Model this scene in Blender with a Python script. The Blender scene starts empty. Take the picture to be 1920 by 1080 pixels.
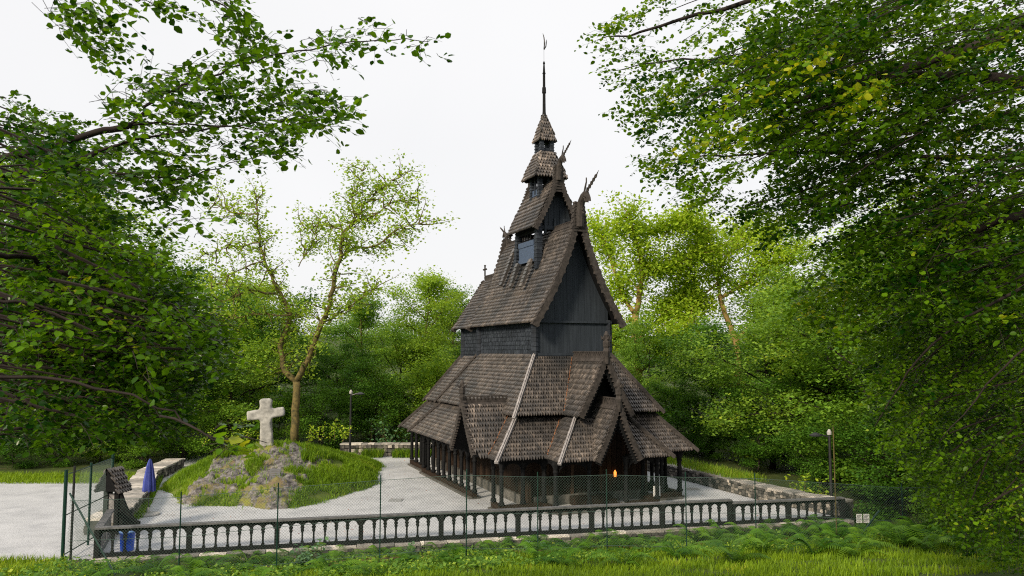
import bpy, math, random
import numpy as np
from mathutils import Vector
from mathutils import noise as mn
SC = bpy.context.scene
COL = SC.collection
RNG = np.random.default_rng(7)
random.seed(7)
R = math.radians

# ------------------------------------------------------------------ camera, sky, sun, exposure
FPX = 1470.0                      # focal length in pixels of a 1920 px wide frame
CAM_H = 6.4                       # eye height above the gravel terrace
PITCH = math.atan(120 / FPX)
cam_d = bpy.data.cameras.new('camera')
cam = bpy.data.objects.new('camera', cam_d)
COL.objects.link(cam)
cam.location = (0, 0, CAM_H)
cam.rotation_euler = (R(90) + PITCH, 0, 0)
cam_d.sensor_width = 36.0
cam_d.lens = 36.0 * FPX / 1920
cam_d.clip_end = 2000
cam_d.dof.use_dof = True
cam_d.dof.focus_distance = 34
cam_d.dof.aperture_fstop = 5.0
SC.camera = cam

SUN_EL, SUN_AZ = R(30), R(216)    # low evening sun behind the photographer (azimuth clockwise from +Y)
w = bpy.data.worlds.new('World'); SC.world = w; w.use_nodes = True
nt = w.node_tree; nt.nodes.clear()
out = nt.nodes.new('ShaderNodeOutputWorld'); bg = nt.nodes.new('ShaderNodeBackground')
sky = nt.nodes.new('ShaderNodeTexSky'); sky.sky_type = 'NISHITA'; sky.sun_disc = False
sky.sun_elevation = SUN_EL; sky.sun_rotation = SUN_AZ
sky.air_density = 1.0; sky.dust_density = 3.0
mx = nt.nodes.new('ShaderNodeMix'); mx.data_type = 'RGBA'
mx.inputs[0].default_value = 0.93                       # overcast: the cloud layer hides nearly all of the blue
mx.inputs[7].default_value = (9.4, 9.4, 9.5, 1)
cn = nt.nodes.new('ShaderNodeTexNoise'); cn.inputs['Scale'].default_value = 1.6; cn.inputs['Detail'].default_value = 4
tcw = nt.nodes.new('ShaderNodeTexCoord'); nt.links.new(tcw.outputs['Generated'], cn.inputs['Vector'])
crw = nt.nodes.new('ShaderNodeValToRGB'); nt.links.new(cn.outputs[0], crw.inputs[0])      # faint tone changes in the cloud layer
crw.color_ramp.elements[0].position = .3; crw.color_ramp.elements[0].color = (.9, .905, .915, 1); crw.color_ramp.elements[1].position = .7; crw.color_ramp.elements[1].color = (1, 1, 1, 1)
mc = nt.nodes.new('ShaderNodeMix'); mc.data_type = 'RGBA'; mc.blend_type = 'MULTIPLY'; mc.inputs[0].default_value = 1; mc.inputs[6].default_value = (8.3, 8.25, 8.25, 1)
nt.links.new(crw.outputs[0], mc.inputs[7]); nt.links.new(mc.outputs[2], mx.inputs[7])
nt.links.new(sky.outputs[0], mx.inputs[6]); nt.links.new(mx.outputs[2], bg.inputs[0])
bg.inputs[1].default_value = 0.1
nt.links.new(bg.outputs[0], out.inputs[0])
sun_d = bpy.data.lights.new('sun', 'SUN'); sun = bpy.data.objects.new('sun', sun_d); COL.objects.link(sun)
sun_d.energy = 3.8; sun_d.angle = R(10); sun_d.color = (1.0, .86, .66)
sd = Vector((math.sin(SUN_AZ) * math.cos(SUN_EL), math.cos(SUN_AZ) * math.cos(SUN_EL), math.sin(SUN_EL)))
sun.rotation_euler = sd.to_track_quat('Z', 'Y').to_euler()
SC.view_settings.view_transform = 'Standard'; SC.view_settings.look = 'None'
SC.view_settings.exposure = 0.3; SC.view_settings.gamma = 1
SC.cycles.max_bounces = 7; SC.cycles.diffuse_bounces = 3; SC.cycles.transmission_bounces = 4
SC.cycles.transparent_max_bounces = 8; SC.cycles.caustics_reflective = False; SC.cycles.caustics_refractive = False
SC.cycles.use_denoising = False; SC.cycles.filter_width = 1.1

# ------------------------------------------------------------------ materials
def sock(nd, n): return nd.inputs[n]
def new_mat(name):
    m = bpy.data.materials.new(name); m.use_nodes = True
    n = m.node_tree; n.nodes.clear()
    o = n.nodes.new('ShaderNodeOutputMaterial'); b = n.nodes.new('ShaderNodeBsdfPrincipled')
    n.links.new(b.outputs[0], o.inputs[0])
    return m, n, b, o
def noise(n, scale, detail=5, rough=.6, vec=None, stretch=None):
    t = n.nodes.new('ShaderNodeTexNoise'); t.inputs['Scale'].default_value = scale
    t.inputs['Detail'].default_value = detail; t.inputs['Roughness'].default_value = rough
    tc = n.nodes.new('ShaderNodeTexCoord'); src = tc.outputs['Object']
    if stretch:
        mp = n.nodes.new('ShaderNodeMapping'); mp.inputs['Scale'].default_value = stretch
        n.links.new(src, mp.inputs[0]); src = mp.outputs[0]
    n.links.new(src, t.inputs['Vector'])
    return t
def ramp(n, src, stops):
    r = n.nodes.new('ShaderNodeValToRGB'); cr = r.color_ramp
    while len(cr.elements) < len(stops): cr.elements.new(.5)
    for e, (p, c) in zip(cr.elements, stops):
        e.position = p; e.color = (*c, 1) if len(c) == 3 else c
    n.links.new(src, r.inputs[0]); return r
def mixc(n, a, b, f, mode='MIX'):
    x = n.nodes.new('ShaderNodeMix'); x.data_type = 'RGBA'; x.blend_type = mode
    for s, v in ((6, a), (7, b), (0, f)):
        if hasattr(v, 'is_linked') or hasattr(v, 'links'): n.links.new(v, x.inputs[s])
        elif s == 0: x.inputs[0].default_value = v
        else: x.inputs[s].default_value = (*v, 1)
    return x.outputs[2]
def bump(n, b, h, s, d=.02):
    bp = n.nodes.new('ShaderNodeBump'); bp.inputs['Strength'].default_value = s; bp.inputs['Distance'].default_value = d
    n.links.new(h, bp.inputs['Height']); n.links.new(bp.outputs[0], b.inputs['Normal'])
def wood(name, c1, c2, rough=.75, scale=6, stretch=None, tinted=True, spec=.3, stain=None):
    m, n, b, o = new_mat(name)
    t = noise(n, scale, 6, .65, stretch=stretch)
    r = ramp(n, t.outputs[0], [(.3, c1), (.7, c2)])
    col = r.outputs[0]
    if tinted:
        at = n.nodes.new('ShaderNodeAttribute'); at.attribute_name = 'tint'
        tr = ramp(n, at.outputs['Fac'], [(0, (.4, .4, .42)), (.5, (1, 1, 1)), (.85, (1.9, 1.8, 1.7)), (1, (4.0, 3.8, 3.6))])  # bright end paints pale gloss highlights into the colour of random shingles
        col = mixc(n, col, tr.outputs[0], 1.0, 'MULTIPLY')
    if stain:
        t2 = noise(n, .55, 4, .6); r2 = ramp(n, t2.outputs[0], [(.45, (0, 0, 0)), (.68, (1, 1, 1))])
        col = mixc(n, col, stain, r2.outputs[0])
    n.links.new(col, b.inputs['Base Color'])
    b.inputs['Roughness'].default_value = rough; b.inputs['Specular IOR Level'].default_value = spec
    bump(n, b, t.outputs[0], .35, .01)
    return m
def plain(name, c, rough=.6, metal=0, var=.25, scale=12, spec=.4):
    m, n, b, o = new_mat(name)
    t = noise(n, scale, 4)
    r = ramp(n, t.outputs[0], [(.3, tuple(x * (1 - var) for x in c)), (.7, tuple(min(1, x * (1 + var)) for x in c))])
    n.links.new(r.outputs[0], b.inputs['Base Color'])
    b.inputs['Roughness'].default_value = rough; b.inputs['Metallic'].default_value = metal
    b.inputs['Specular IOR Level'].default_value = spec
    return m
def leafmat(name, dark, light, yellow=None, trans=.4, gloss=.45):
    m, n, b, o = new_mat(name)
    at = n.nodes.new('ShaderNodeAttribute'); at.attribute_name = 'tint'
    stops = [(0, dark), (.85, light)] + ([(1, yellow)] if yellow else [])
    r = ramp(n, at.outputs['Fac'], stops)
    oi = n.nodes.new('ShaderNodeObjectInfo')                  # each tree has its own green
    rr = ramp(n, oi.outputs['Random'], [(0, (.68, .8, .75)), (.5, (1, 1, 1)), (1, (1.35, 1.18, .85))])
    lc = mixc(n, r.outputs[0], rr.outputs[0], .0 if 'near' in name or 'left' in name or 'sunlit' in name else .9, 'MULTIPLY')
    n.links.new(lc, b.inputs['Base Color'])
    b.inputs['Roughness'].default_value = gloss; b.inputs['Specular IOR Level'].default_value = .16
    tl = n.nodes.new('ShaderNodeBsdfTranslucent')
    tc = mixc(n, lc, (1.5, 1.35, .5), 1.0, 'MULTIPLY'); n.links.new(tc, tl.inputs[0])
    ms = n.nodes.new('ShaderNodeMixShader'); ms.inputs[0].default_value = trans
    n.links.new(b.outputs[0], ms.inputs[1]); n.links.new(tl.outputs[0], ms.inputs[2]); n.links.new(ms.outputs[0], o.inputs[0])
    return m
M = {}
M['shingle'] = wood('weathered_shingles', (.034, .03, .027), (.14, .123, .112), .4, 5, spec=.55, stain=(.036, .036, .037))
M['scale'] = wood('tarred_scales', (.008, .011, .016), (.03, .038, .052), .75, 9, spec=.25)
M['tar'] = wood('tarred_planks', (.014, .019, .026), (.034, .043, .055), .7, 2, stretch=(7, 7, .35), spec=.25, tinted=False)
M['dark'] = wood('dark_tarred_timber', (.004, .005, .006), (.014, .014, .015), .8, 8, spec=.15)
M['brown'] = wood('brown_timber', (.01, .007, .005), (.042, .026, .018), .8, 7, stretch=(4, 4, .4), spec=.15)
M['grey'] = wood('grey_weathered_board', (.13, .12, .12), (.36, .34, .34), .7, 7, tinted=False)
M['crest'] = wood('moss_brown_board', (.02, .018, .017), (.07, .06, .055), .8, 6, tinted=False, spec=.2)
M['shutter'] = plain('blue_grey_shutter', (.05, .075, .13), .55)
M['green'] = plain('green_painted_steel', (.006, .032, .024), .35)
M['wire'] = plain('green_plastic_wire', (.06, .1, .085), .45)
M['black'] = plain('black_steel', (.02, .02, .022), .4)
M['white'] = plain('white_sheet', (.7, .7, .7), .6, var=.08)
M['blue'] = plain('blue_plastic', (.02, .08, .55), .35)
M['parasol'] = wood('blue_canvas', (.02, .03, .16), (.05, .07, .27), .8, 4, tinted=True)
M['concrete'] = plain('concrete', (.35, .34, .33), .85)
M['crossstone'] = wood('lichen_stone', (.17, .17, .16), (.44, .43, .4), .9, 4, tinted=False)
M['plaque'] = plain('slate_plaque', (.03, .035, .045), .3)
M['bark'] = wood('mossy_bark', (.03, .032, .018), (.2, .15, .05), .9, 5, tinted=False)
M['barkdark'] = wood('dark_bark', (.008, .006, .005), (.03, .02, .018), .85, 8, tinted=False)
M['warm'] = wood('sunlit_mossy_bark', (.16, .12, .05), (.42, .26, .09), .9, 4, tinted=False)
M['leaf_near'] = leafmat('near_beech_leaf', (.008, .045, .002), (.15, .3, .01), (.44, .48, .03), .5, .33)
M['leaf_left'] = leafmat('left_beech_leaf', (.008, .045, .003), (.13, .28, .01), (.34, .4, .03), .47, .22)
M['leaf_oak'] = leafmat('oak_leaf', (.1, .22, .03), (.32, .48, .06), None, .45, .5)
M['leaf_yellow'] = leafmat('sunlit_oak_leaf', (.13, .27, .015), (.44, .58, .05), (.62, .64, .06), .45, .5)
M['leaf_mid'] = leafmat('wood_leaf', (.045, .14, .025), (.25, .42, .06), (.45, .55, .07), .48, .5)
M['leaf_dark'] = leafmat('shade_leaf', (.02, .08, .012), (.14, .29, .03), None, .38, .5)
M['leaf_pale'] = leafmat('pale_leaf', (.06, .14, .06), (.2, .34, .16), None, .3, .5)
M['grass'] = leafmat('grass_blade', (.05, .12, .008), (.22, .36, .02), (.36, .4, .05), .4, .5)
M['fern'] = leafmat('fern_leaf', (.015, .08, .008), (.13, .28, .02), None, .4, .45)

def ground_mat(name, stops, scale, fine=60, bumps=.4):
    m, n, b, o = new_mat(name)
    a = noise(n, scale, 5, .6); f = noise(n, fine, 3, .7)
    r = ramp(n, a.outputs[0], stops)
    fr = ramp(n, f.outputs[0], [(.32, (.66, .66, .66)), (.5, (.98, .98, .98)), (.68, (1.25, 1.25, 1.25))])
    n.links.new(mixc(n, r.outputs[0], fr.outputs[0], 1.0, 'MULTIPLY'), b.inputs['Base Color'])
    b.inputs['Roughness'].default_value = .95; b.inputs['Specular IOR Level'].default_value = .2
    bump(n, b, f.outputs[0], bumps, .03)
    return m
M['gravel'] = ground_mat('pale_gravel', [(.3, (.37, .38, .4)), (.5, (.46, .47, .49)), (.7, (.52, .53, .55))], .9, 22, .8)
M['soil'] = ground_mat('forest_floor', [(.3, (.03, .05, .015)), (.55, (.06, .085, .02)), (.75, (.09, .07, .04))], 1.3, 25)
M['turf'] = ground_mat('turf', [(.3, (.06, .1, .015)), (.6, (.14, .18, .03)), (.8, (.17, .15, .06))], 1.1, 30)
m, n, b, o = new_mat('schist_rock')
a = noise(n, 1.1, 6, .6); s = noise(n, 3.2, 8, .7, stretch=(1, 1, 1.8)); g = noise(n, 1.4, 6, .65)
r = ramp(n, s.outputs[0], [(.36, (.016, .016, .016)), (.48, (.12, .11, .107)), (.7, (.33, .31, .3))])
r2 = ramp(n, g.outputs[0], [(.52, (0, 0, 0)), (.6, (1, 1, 1))])
rc = ramp(n, a.outputs[0], [(.35, (.2, .21, .03)), (.6, (.16, .12, .07))])
n.links.new(mixc(n, r.outputs[0], rc.outputs[0], r2.outputs[0]), b.inputs['Base Color'])
b.inputs['Roughness'].default_value = .9; bump(n, b, s.outputs[0], 1.0, .12)
M['rock'] = m
M['stone'] = wood('wall_stone', (.03, .03, .028), (.17, .16, .145), .9, 5, tinted=True)

# ------------------------------------------------------------------ mesh builder
def vn(a): a = np.asarray(a, float); return a / (np.linalg.norm(a) + 1e-12)
class MB:
    def __init__(s): s.v = []; s.f = []; s.t = []; s.m = []
    def add(s, vs, fs, t=.5, m=0):
        k = len(s.v); s.v.extend([tuple(map(float, q)) for q in vs])
        for f in fs: s.f.append(tuple(i + k for i in f)); s.t.append(t); s.m.append(m)
    def hexa(s, q, t=.5, m=0):          # 8 corners: bottom ring 0-3, top ring 4-7
        s.add(q, [(0, 3, 2, 1), (4, 5, 6, 7), (0, 1, 5, 4), (1, 2, 6, 5), (2, 3, 7, 6), (3, 0, 4, 7)], t, m)
    def box(s, x0, x1, y0, y1, z0, z1, t=.5, m=0):
        s.hexa([(x0, y0, z0), (x1, y0, z0), (x1, y1, z0), (x0, y1, z0), (x0, y0, z1), (x1, y0, z1), (x1, y1, z1), (x0, y1, z1)], t, m)
    def beam(s, p0, p1, w, h, up=(0, 0, 1), t=.5, m=0, w1=None):
        p0 = np.array(p0, float); p1 = np.array(p1, float); d = vn(p1 - p0)
        sd_ = vn(np.cross(d, up)); u = np.cross(sd_, d); w1 = w if w1 is None else w1
        q = []
        for p, ww in ((p0, w), (p1, w1)):
            q += [p - sd_ * ww / 2 - u * h / 2, p + sd_ * ww / 2 - u * h / 2, p + sd_ * ww / 2 + u * h / 2, p - sd_ * ww / 2 + u * h / 2]
        s.hexa(q, t, m)
    def prism(s, poly, off, t=.5, m=0):  # extrude planar polygon by vector
        n = len(poly); off = np.array(off, float)
        vs = [np.array(p, float) for p in poly]; vs += [p + off for p in vs]
        s.add(vs, [tuple(range(n))[::-1], tuple(range(n, 2 * n))] + [(i, (i + 1) % n, (i + 1) % n + n, i + n) for i in range(n)], t, m)
    def tube(s, pts, rad, n=6, t=.5, m=0, cap=True):
        pts = [np.array(p, float) for p in pts]
        if np.isscalar(rad): rad = [rad] * len(pts)
        k0 = len(s.v); ref = np.array((0.31, .27, .91)); prev = None
        for i, p in enumerate(pts):
            d = vn(pts[min(i + 1, len(pts) - 1)] - pts[max(i - 1, 0)])
            a = ref - d * np.dot(ref, d) if prev is None else prev - d * np.dot(prev, d)
            if np.linalg.norm(a) < 1e-3: a = np.cross(d, (1, 0, 0))
            a = vn(a); prev = a; b_ = np.cross(d, a)
            for j in range(n):
                an = 2 * math.pi * j / n
                s.v.append(tuple(p + rad[i] * (math.cos(an) * a + math.sin(an) * b_)))
        for i in range(len(pts) - 1):
            for j in range(n):
                a0 = k0 + i * n + j; a1 = k0 + i * n + (j + 1) % n
                s.f.append((a0, a1, a1 + n, a0 + n)); s.t.append(t); s.m.append(m)
        if cap:
            s.f.append(tuple(range(k0 + n - 1, k0 - 1, -1))); e = k0 + (len(pts) - 1) * n
            s.f.append(tuple(range(e, e + n))); s.t += [t, t]; s.m += [m, m]
    def lathe(s, c, prof, n=10, t=.5, m=0):   # prof: (r,z)
        s.tube([(c[0], c[1], c[2] + z) for r_, z in prof], [r_ for r_, z in prof], n, t, m)
    def build(s, name, mats, parent=None, smooth=False, loc=None):
        me = bpy.data.meshes.new(name); me.from_pydata(s.v, [], s.f)
        for mm in (mats if isinstance(mats, (list, tuple)) else [mats]): me.materials.append(mm)
        me.polygons.foreach_set('material_index', s.m)
        at = me.attributes.new('tint', 'FLOAT', 'FACE'); at.data.foreach_set('value', np.array(s.t, np.float32))
        if smooth: me.polygons.foreach_set('use_smooth', [True] * len(s.f))
        me.update()
        o = bpy.data.objects.new(name, me); COL.objects.link(o)
        if parent: o.parent = parent
        if loc is not None: o.location = loc
        return o
def fast(name, V, F, T, mat, parent=None, smooth=False):   # V (N,3), F (M,k), T (M,)
    me = bpy.data.meshes.new(name); k = F.shape[1]
    me.vertices.add(len(V)); me.vertices.foreach_set('co', np.ascontiguousarray(V, np.float32).ravel())
    me.loops.add(F.size); me.loops.foreach_set('vertex_index', np.ascontiguousarray(F, np.int32).ravel())
    me.polygons.add(len(F)); me.polygons.foreach_set('loop_start', np.arange(0, F.size, k, dtype=np.int32))
    me.materials.append(mat)
    at = me.attributes.new('tint', 'FLOAT', 'FACE'); at.data.foreach_set('value', np.ascontiguousarray(T, np.float32))
    if smooth: me.polygons.foreach_set('use_smooth', np.ones(len(F), bool))
    me.update(calc_edges=True)
    o = bpy.data.objects.new(name, me); COL.objects.link(o)
    if parent: o.parent = parent
    return o
def empty(name, loc, rz=0, label=None, cat=None, group=None):
    o = bpy.data.objects.new(name, None); COL.objects.link(o); o.location = loc; o.rotation_euler = (0, 0, rz)
    return tag(o, label, cat, group)
def tag(o, label=None, cat=None, group=None, kind=None):
    if label: o['label'] = label
    if cat: o['category'] = cat
    if group: o['group'] = group
    if kind: o['kind'] = kind
    return o
def copy_tree(o, parent=None):
    c = o.copy(); COL.objects.link(c)
    if parent: c.parent = parent
    for ch in [q for q in bpy.data.objects if q.parent == o]: copy_tree(ch, c)
    return c
def inside(x, y, poly):
    r = False; n = len(poly); j = n - 1
    for i in range(n):
        xi, yi = poly[i]; xj, yj = poly[j]
        if (yi > y) != (yj > y) and x < (xj - xi) * (y - yi) / (yj - yi) + xi: r = not r
        j = i
    return r
def shingles(mb, poly, w=.118, dt=.2, h=.045, out=None, m=0, deck=1, deckth=.07, round_=False, base=.5, var=.24, patchy=True):
    """courses of pointed shingles over a planar polygon; the two lowest vertices give the eave direction"""
    P = [np.array(p, float) for p in poly]
    nrm = np.zeros(3)
    for i in range(len(P)): nrm += np.cross(P[i] - P[0], P[(i + 1) % len(P)] - P[0])
    nrm = vn(nrm)
    if out is not None and np.dot(nrm, out) < 0: nrm = -nrm
    es = vn(np.cross((0, 0, 1), nrm)); et = np.cross(nrm, es)
    o = P[0]
    q = [(float(np.dot(p - o, es)), float(np.dot(p - o, et))) for p in P]
    s0, s1 = min(a for a, b_ in q), max(a for a, b_ in q); t0, t1 = min(b_ for a, b_ in q), max(b_ for a, b_ in q)
    if deck is not None: mb.prism([p for p in P], -nrm * deckth, .2, deck)
    row = 0; t = t0 - .05
    while t < t1 - dt * .3:
        n0 = int((s1 - s0) / w) + 2
        rowt = random.uniform(-.06, .06)
        for i in range(n0):
            s = s0 + (i + (.5 if row % 2 else 0)) * w + random.uniform(-.008, .008)
            if not inside(s, t + dt * .55, q): continue
            a = w * .485; L = dt * 1.28; tip = dt * (.42 if not round_ else .3)
            def pt(x, y, z): return o + es * (s + x) + et * (t + y) + nrm * z
            j = random.uniform(-.012, .012); hh = h * random.uniform(.85, 1.2)
            if not round_:
                rg = hh + .042; tip = dt * .8
                vs = [pt(-a, tip, hh), pt(0, j, rg), pt(a, tip, hh), pt(a, L, .004), pt(0, L, .02), pt(-a, L, .004), pt(-a, tip, 0), pt(0, j, 0), pt(a, tip, 0)]
                wp = o + es * s + et * t
                big = .22 * mn.noise(Vector(wp * 1.1))
                mb.add(vs, [(0, 1, 4, 5), (1, 2, 3, 4), (6, 7, 1, 0), (7, 8, 2, 1), (6, 0, 5), (8, 3, 2)], float(np.clip(base + rowt + big + random.uniform(-var, var), 0, 1)), m)
                continue
            if round_: sh = [(-a, tip), (-a * .6, tip * .3), (0, j), (a * .6, tip * .3), (a, tip), (a, L), (-a, L)]
            else: sh = [(-a, tip), (0, j), (a, tip), (a, L), (-a, L)]
            k = len(sh)
            vs = [pt(x, y, hh if y < L else .006) for x, y in sh] + [pt(x, y, .0) for x, y in sh]
            fs = [tuple(range(k))] + [(e, e + k, (e + 1) % k + k, (e + 1) % k) for e in list(range(k - 2)) + [k - 1]]
            big = .0
            if patchy:
                wp = o + es * s + et * t
                big = .16 * math.sin(wp[0] * 1.7 + wp[2] * 2.3) * math.sin(wp[1] * 1.3 - wp[2] * 1.1)
            mb.add(vs, fs, float(np.clip(base + rowt + big + random.uniform(-var, var), 0, 1)), m)
        row += 1; t += dt
def rnd3(a): return np.array([random.uniform(-a, a) for _ in range(3)])

# ------------------------------------------------------------------ the stave church (local frame: x right along the front, y back, z up)
CH_O = (3.52, 33.41, 0); CH_A = R(22.4)
church = empty('stave_church', CH_O, CH_A, 'dark tarred wooden stave church with tiered shingle roofs and a tall spire', 'church')
def part(name, mb, mats, parent=church, **k): return mb.build(name, mats, parent, **k)
SH = [M['shingle'], M['dark']]
def hip(p0, p1, w=.16, t=.09, mat='grey', up=None, ext=.25):
    p0 = np.array(p0, float); p1 = np.array(p1, float); d = vn(p1 - p0)
    mb = MB(); q = p1 + d * ext
    upv = np.array(up if up is not None else (0, 0, 1), float)
    mb.beam(p0 + (0, 0, .09), q + (0, 0, .09), w, t, upv); mb.beam(p0 + (0, 0, .15), q + (0, 0, .15), w * .35, t, upv)
    part('hip_board', mb, M[mat])
SB = 1.148
# gallery roof, nave part ---------------------------------------------------
gr = MB(); vc = 2.1
dS = lambda z: (4.25 - z) / 1.34
for sx in (-1, 1):
    eave = [(-.5), (vc - dS(2.15)), (vc - dS(3.7)), (vc + dS(3.7)), (vc + dS(2.15)), 12.5]
    if sx < 0:
        poly = [(-4.6, -.5, 2.15), (-4.6, eave[1], 2.15), (-3.25, eave[2], 3.7), (-3.25, .85, 3.7)]
        shingles(gr, poly, out=(-1, 0, 1))
        poly = [(-4.6, eave[4], 2.15), (-4.6, 12.5, 2.15), (-3.25, 11.1, 3.7), (-3.25, eave[3], 3.7)]
        shingles(gr, poly, out=(-1, 0, 1))
    else:
        shingles(gr, [(4.6, -.5, 2.15), (4.6, 12.5, 2.15), (3.25, 11.1, 3.7), (3.25, .85, 3.7)], out=(1, 0, 1))
    shingles(gr, [(sx * 4.6, -.5, 2.15), (sx * 2.5, -.5, 2.15), (sx * 1.15, .85, 3.7), (sx * 3.25, .85, 3.7)], out=(0, -1, 1))
    # projecting west bay, side slope
    shingles(gr, [(sx * 2.5, -1.8, 2.15), (sx * 2.5, -.5, 2.15), (sx * 1.15, .85, 3.7), (sx * 1.15, -.45, 3.7)], out=(sx, 0, 1))
    # projecting west bay, front slope beside the porch gable
    shingles(gr, [(sx * 2.5, -1.8, 2.15), (sx * 1.076, -1.8, 2.15), (sx * .29, -.45, 3.7), (sx * 1.15, -.45, 3.7)], out=(0, -1, 1))
    # back of the nave gallery
    shingles(gr, [(sx * 4.6, 12.5, 2.15), (sx * 3.9, 12.5, 2.15), (sx * 2.9, 11.1, 3.7), (sx * 3.25, 11.1, 3.7)], out=(0, 1, 1))
part('gallery_roof', gr, SH)
gc = MB()
for sx in (-1, 1):
    shingles(gc, [(sx * 4.3, 12.4, 2.1), (sx * 4.3, 15.7, 2.1), (sx * 2.95, 14.4, 3.6), (sx * 2.95, 11.0, 3.6)], out=(sx, 0, 1))
shingles(gc, [(-4.3, 15.7, 2.1), (4.3, 15.7, 2.1), (2.95, 14.4, 3.6), (-2.95, 14.4, 3.6)], out=(0, 1, 1))
part('chancel_gallery_roof', gc, SH)
hip((-3.25, .85, 3.7), (-4.6, -.5, 2.15)); hip((3.25, .85, 3.7), (4.6, -.5, 2.15), mat='crest')
hip((-1.15, -.45, 3.7), (-2.5, -1.8, 2.15), .14); hip((1.15, -.45, 3.7), (2.5, -1.8, 2.15), .2, mat='crest')
hip((-3.25, 11.1, 3.7), (-4.6, 12.5, 2.15), .22, mat='crest'); hip((-2.95, 14.4, 3.6), (-4.3, 15.7, 2.1), .2, mat='crest')
# aisle roof ------------------------------------------------------------------
ar = MB()
for sx in (-1, 1):
    shingles(ar, [(sx * 3.5, .4, 3.8), (sx * 3.5, 11.2, 3.8), (sx * 1.85, 9.2, 6.3), (sx * 1.85, 2.1, 6.3)], out=(sx, 0, 1))
    shingles(ar, [(sx * 3.5, .4, 3.8), (sx * 1.28, .4, 3.8), (sx * .05, 2.03, 6.2), (sx * .05, 2.1, 6.3), (sx * 1.85, 2.1, 6.3)], out=(0, -1, 1))
    shingles(ar, [(sx * 3.5, 11.2, 3.8), (sx * 2.6, 11.2, 3.8), (sx * 1.4, 9.2, 6.3), (sx * 1.85, 9.2, 6.3)], out=(0, 1, 1))
part('aisle_roof', ar, SH)
ac = MB()
for sx in (-1, 1):
    shingles(ac, [(sx * 3.2, 11.0, 3.7), (sx * 3.2, 14.5, 3.7), (sx * 1.5, 12.9, 6.2), (sx * 1.5, 9.2, 6.2)], out=(sx, 0, 1))
shingles(ac, [(-3.2, 14.5, 3.7), (3.2, 14.5, 3.7), (1.5, 12.9, 6.2), (-1.5, 12.9, 6.2)], out=(0, 1, 1))
part('chancel_aisle_roof', ac, SH)
hip((-1.85, 2.1, 6.3), (-3.5, .4, 3.8), .14); hip((1.85, 2.1, 6.3), (3.5, .4, 3.8), .22, mat='crest')
hip((-1.85, 9.2, 6.3), (-3.5, 11.2, 3.8), .22, mat='crest'); hip((-1.5, 12.9, 6.2), (-3.2, 14.5, 3.7), .16, mat='crest')
hip((1.85, 9.2, 6.3), (3.5, 11.2, 3.8), .22, mat='crest')
# walls ---------------------------------------------------------------------------
nw = MB()
nw.box(-1.8, 1.8, 2.15, 9.15, 5.9, 7.9, .3, 1)
for sx in (-1, 1):
    shingles(nw, [(sx * 1.81, 2.2, 6.15), (sx * 1.81, 9.1, 6.15), (sx * 1.81, 9.1, 7.9), (sx * 1.81, 2.2, 7.9)], w=.13, dt=.2, h=.035, out=(sx, 0, 0), deck=None, round_=True)
part('nave_wall', nw, [M['scale'], M['dark']])
cw = MB(); cw.box(-1.5, 1.5, 9.15, 12.75, 5.9, 7.9, .3, 1)
for sx in (-1, 1):
    shingles(cw, [(sx * 1.51, 9.3, 6.1), (sx * 1.51, 12.7, 6.1), (sx * 1.51, 12.7, 7.9), (sx * 1.51, 9.3, 7.9)], w=.13, dt=.2, h=.035, out=(sx, 0, 0), deck=None, round_=True)
part('chancel_wall', cw, [M['scale'], M['dark']])
for (u_, v_) in ((-1.85, 2.12), (1.85, 2.12), (-1.85, 9.2), (1.85, 9.2), (-1.52, 12.75)):
    p = MB()
    for k in range(9):
        z = 6.05 + k * .2
        p.lathe((u_, v_, z), [(.185, 0), (.165, .198)], 8, random.uniform(.2, .6))
    part('corner_post', p, M['scale'])
# planked west gable
PROF = [(2.25, 7.72), (1.78, 8.42), (1.36, 9.2), (.96, 10.05), (.6, 10.95), (.33, 11.72), (0, 12.2)]
def prof_u(z, PR=PROF):
    for (u0, z0), (u1, z1) in zip(PR, PR[1:]):
        if z <= z1: return u0 + (u1 - u0) * (z - z0) / (z1 - z0)
    return 0
fg = MB()
PR_IN = [(max(u0 - .1, 0), z0) for u0, z0 in PROF]
def zat(u):
    u = abs(u)
    for (u0, z0), (u1, z1) in zip(PR_IN, PR_IN[1:]):
        if u >= u1: return z0 + (z1 - z0) * (u0 - u) / (u0 - u1 + 1e-9)
    return 11.9
x = -1.8
while x < 1.79:
    w_ = .3; d = random.uniform(0, .008)
    fg.box(x + .004, x + w_ - .004, 2.06 - d, 2.14, 6.25, 7.7)
    xa, xb = x + .004, x + w_ - .004; xs = [xa, (xa + xb) / 2, xb]
    fg.prism([(xa, 2.05 - d, 7.79), (xb, 2.05 - d, 7.79)] + [(q, 2.05 - d, min(zat(q), 11.8)) for q in xs[::-1]], (0, .09, 0))
    x += w_
fg.prism([(-1.75, 2.1, 7.7), (1.75, 2.1, 7.7), (1.3, 2.1, 8.9), (.9, 2.1, 9.9), (.45, 2.1, 11.1), (0, 2.1, 11.9), (-.45, 2.1, 11.1), (-.9, 2.1, 9.9), (-1.3, 2.1, 8.9)], (0, .08, 0), .3)
part('gable_wall', fg, M['tar'])
tb = MB(); tb.beam((-1.95, 2.02, 7.745), (1.95, 2.02, 7.745), .14, .09, t=.2)
tb.beam((-1.75, 2.02, 6.3), (1.75, 2.02, 6.3), .12, .12, t=.4)
part('tie_beam', tb, M['tar'])
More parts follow.
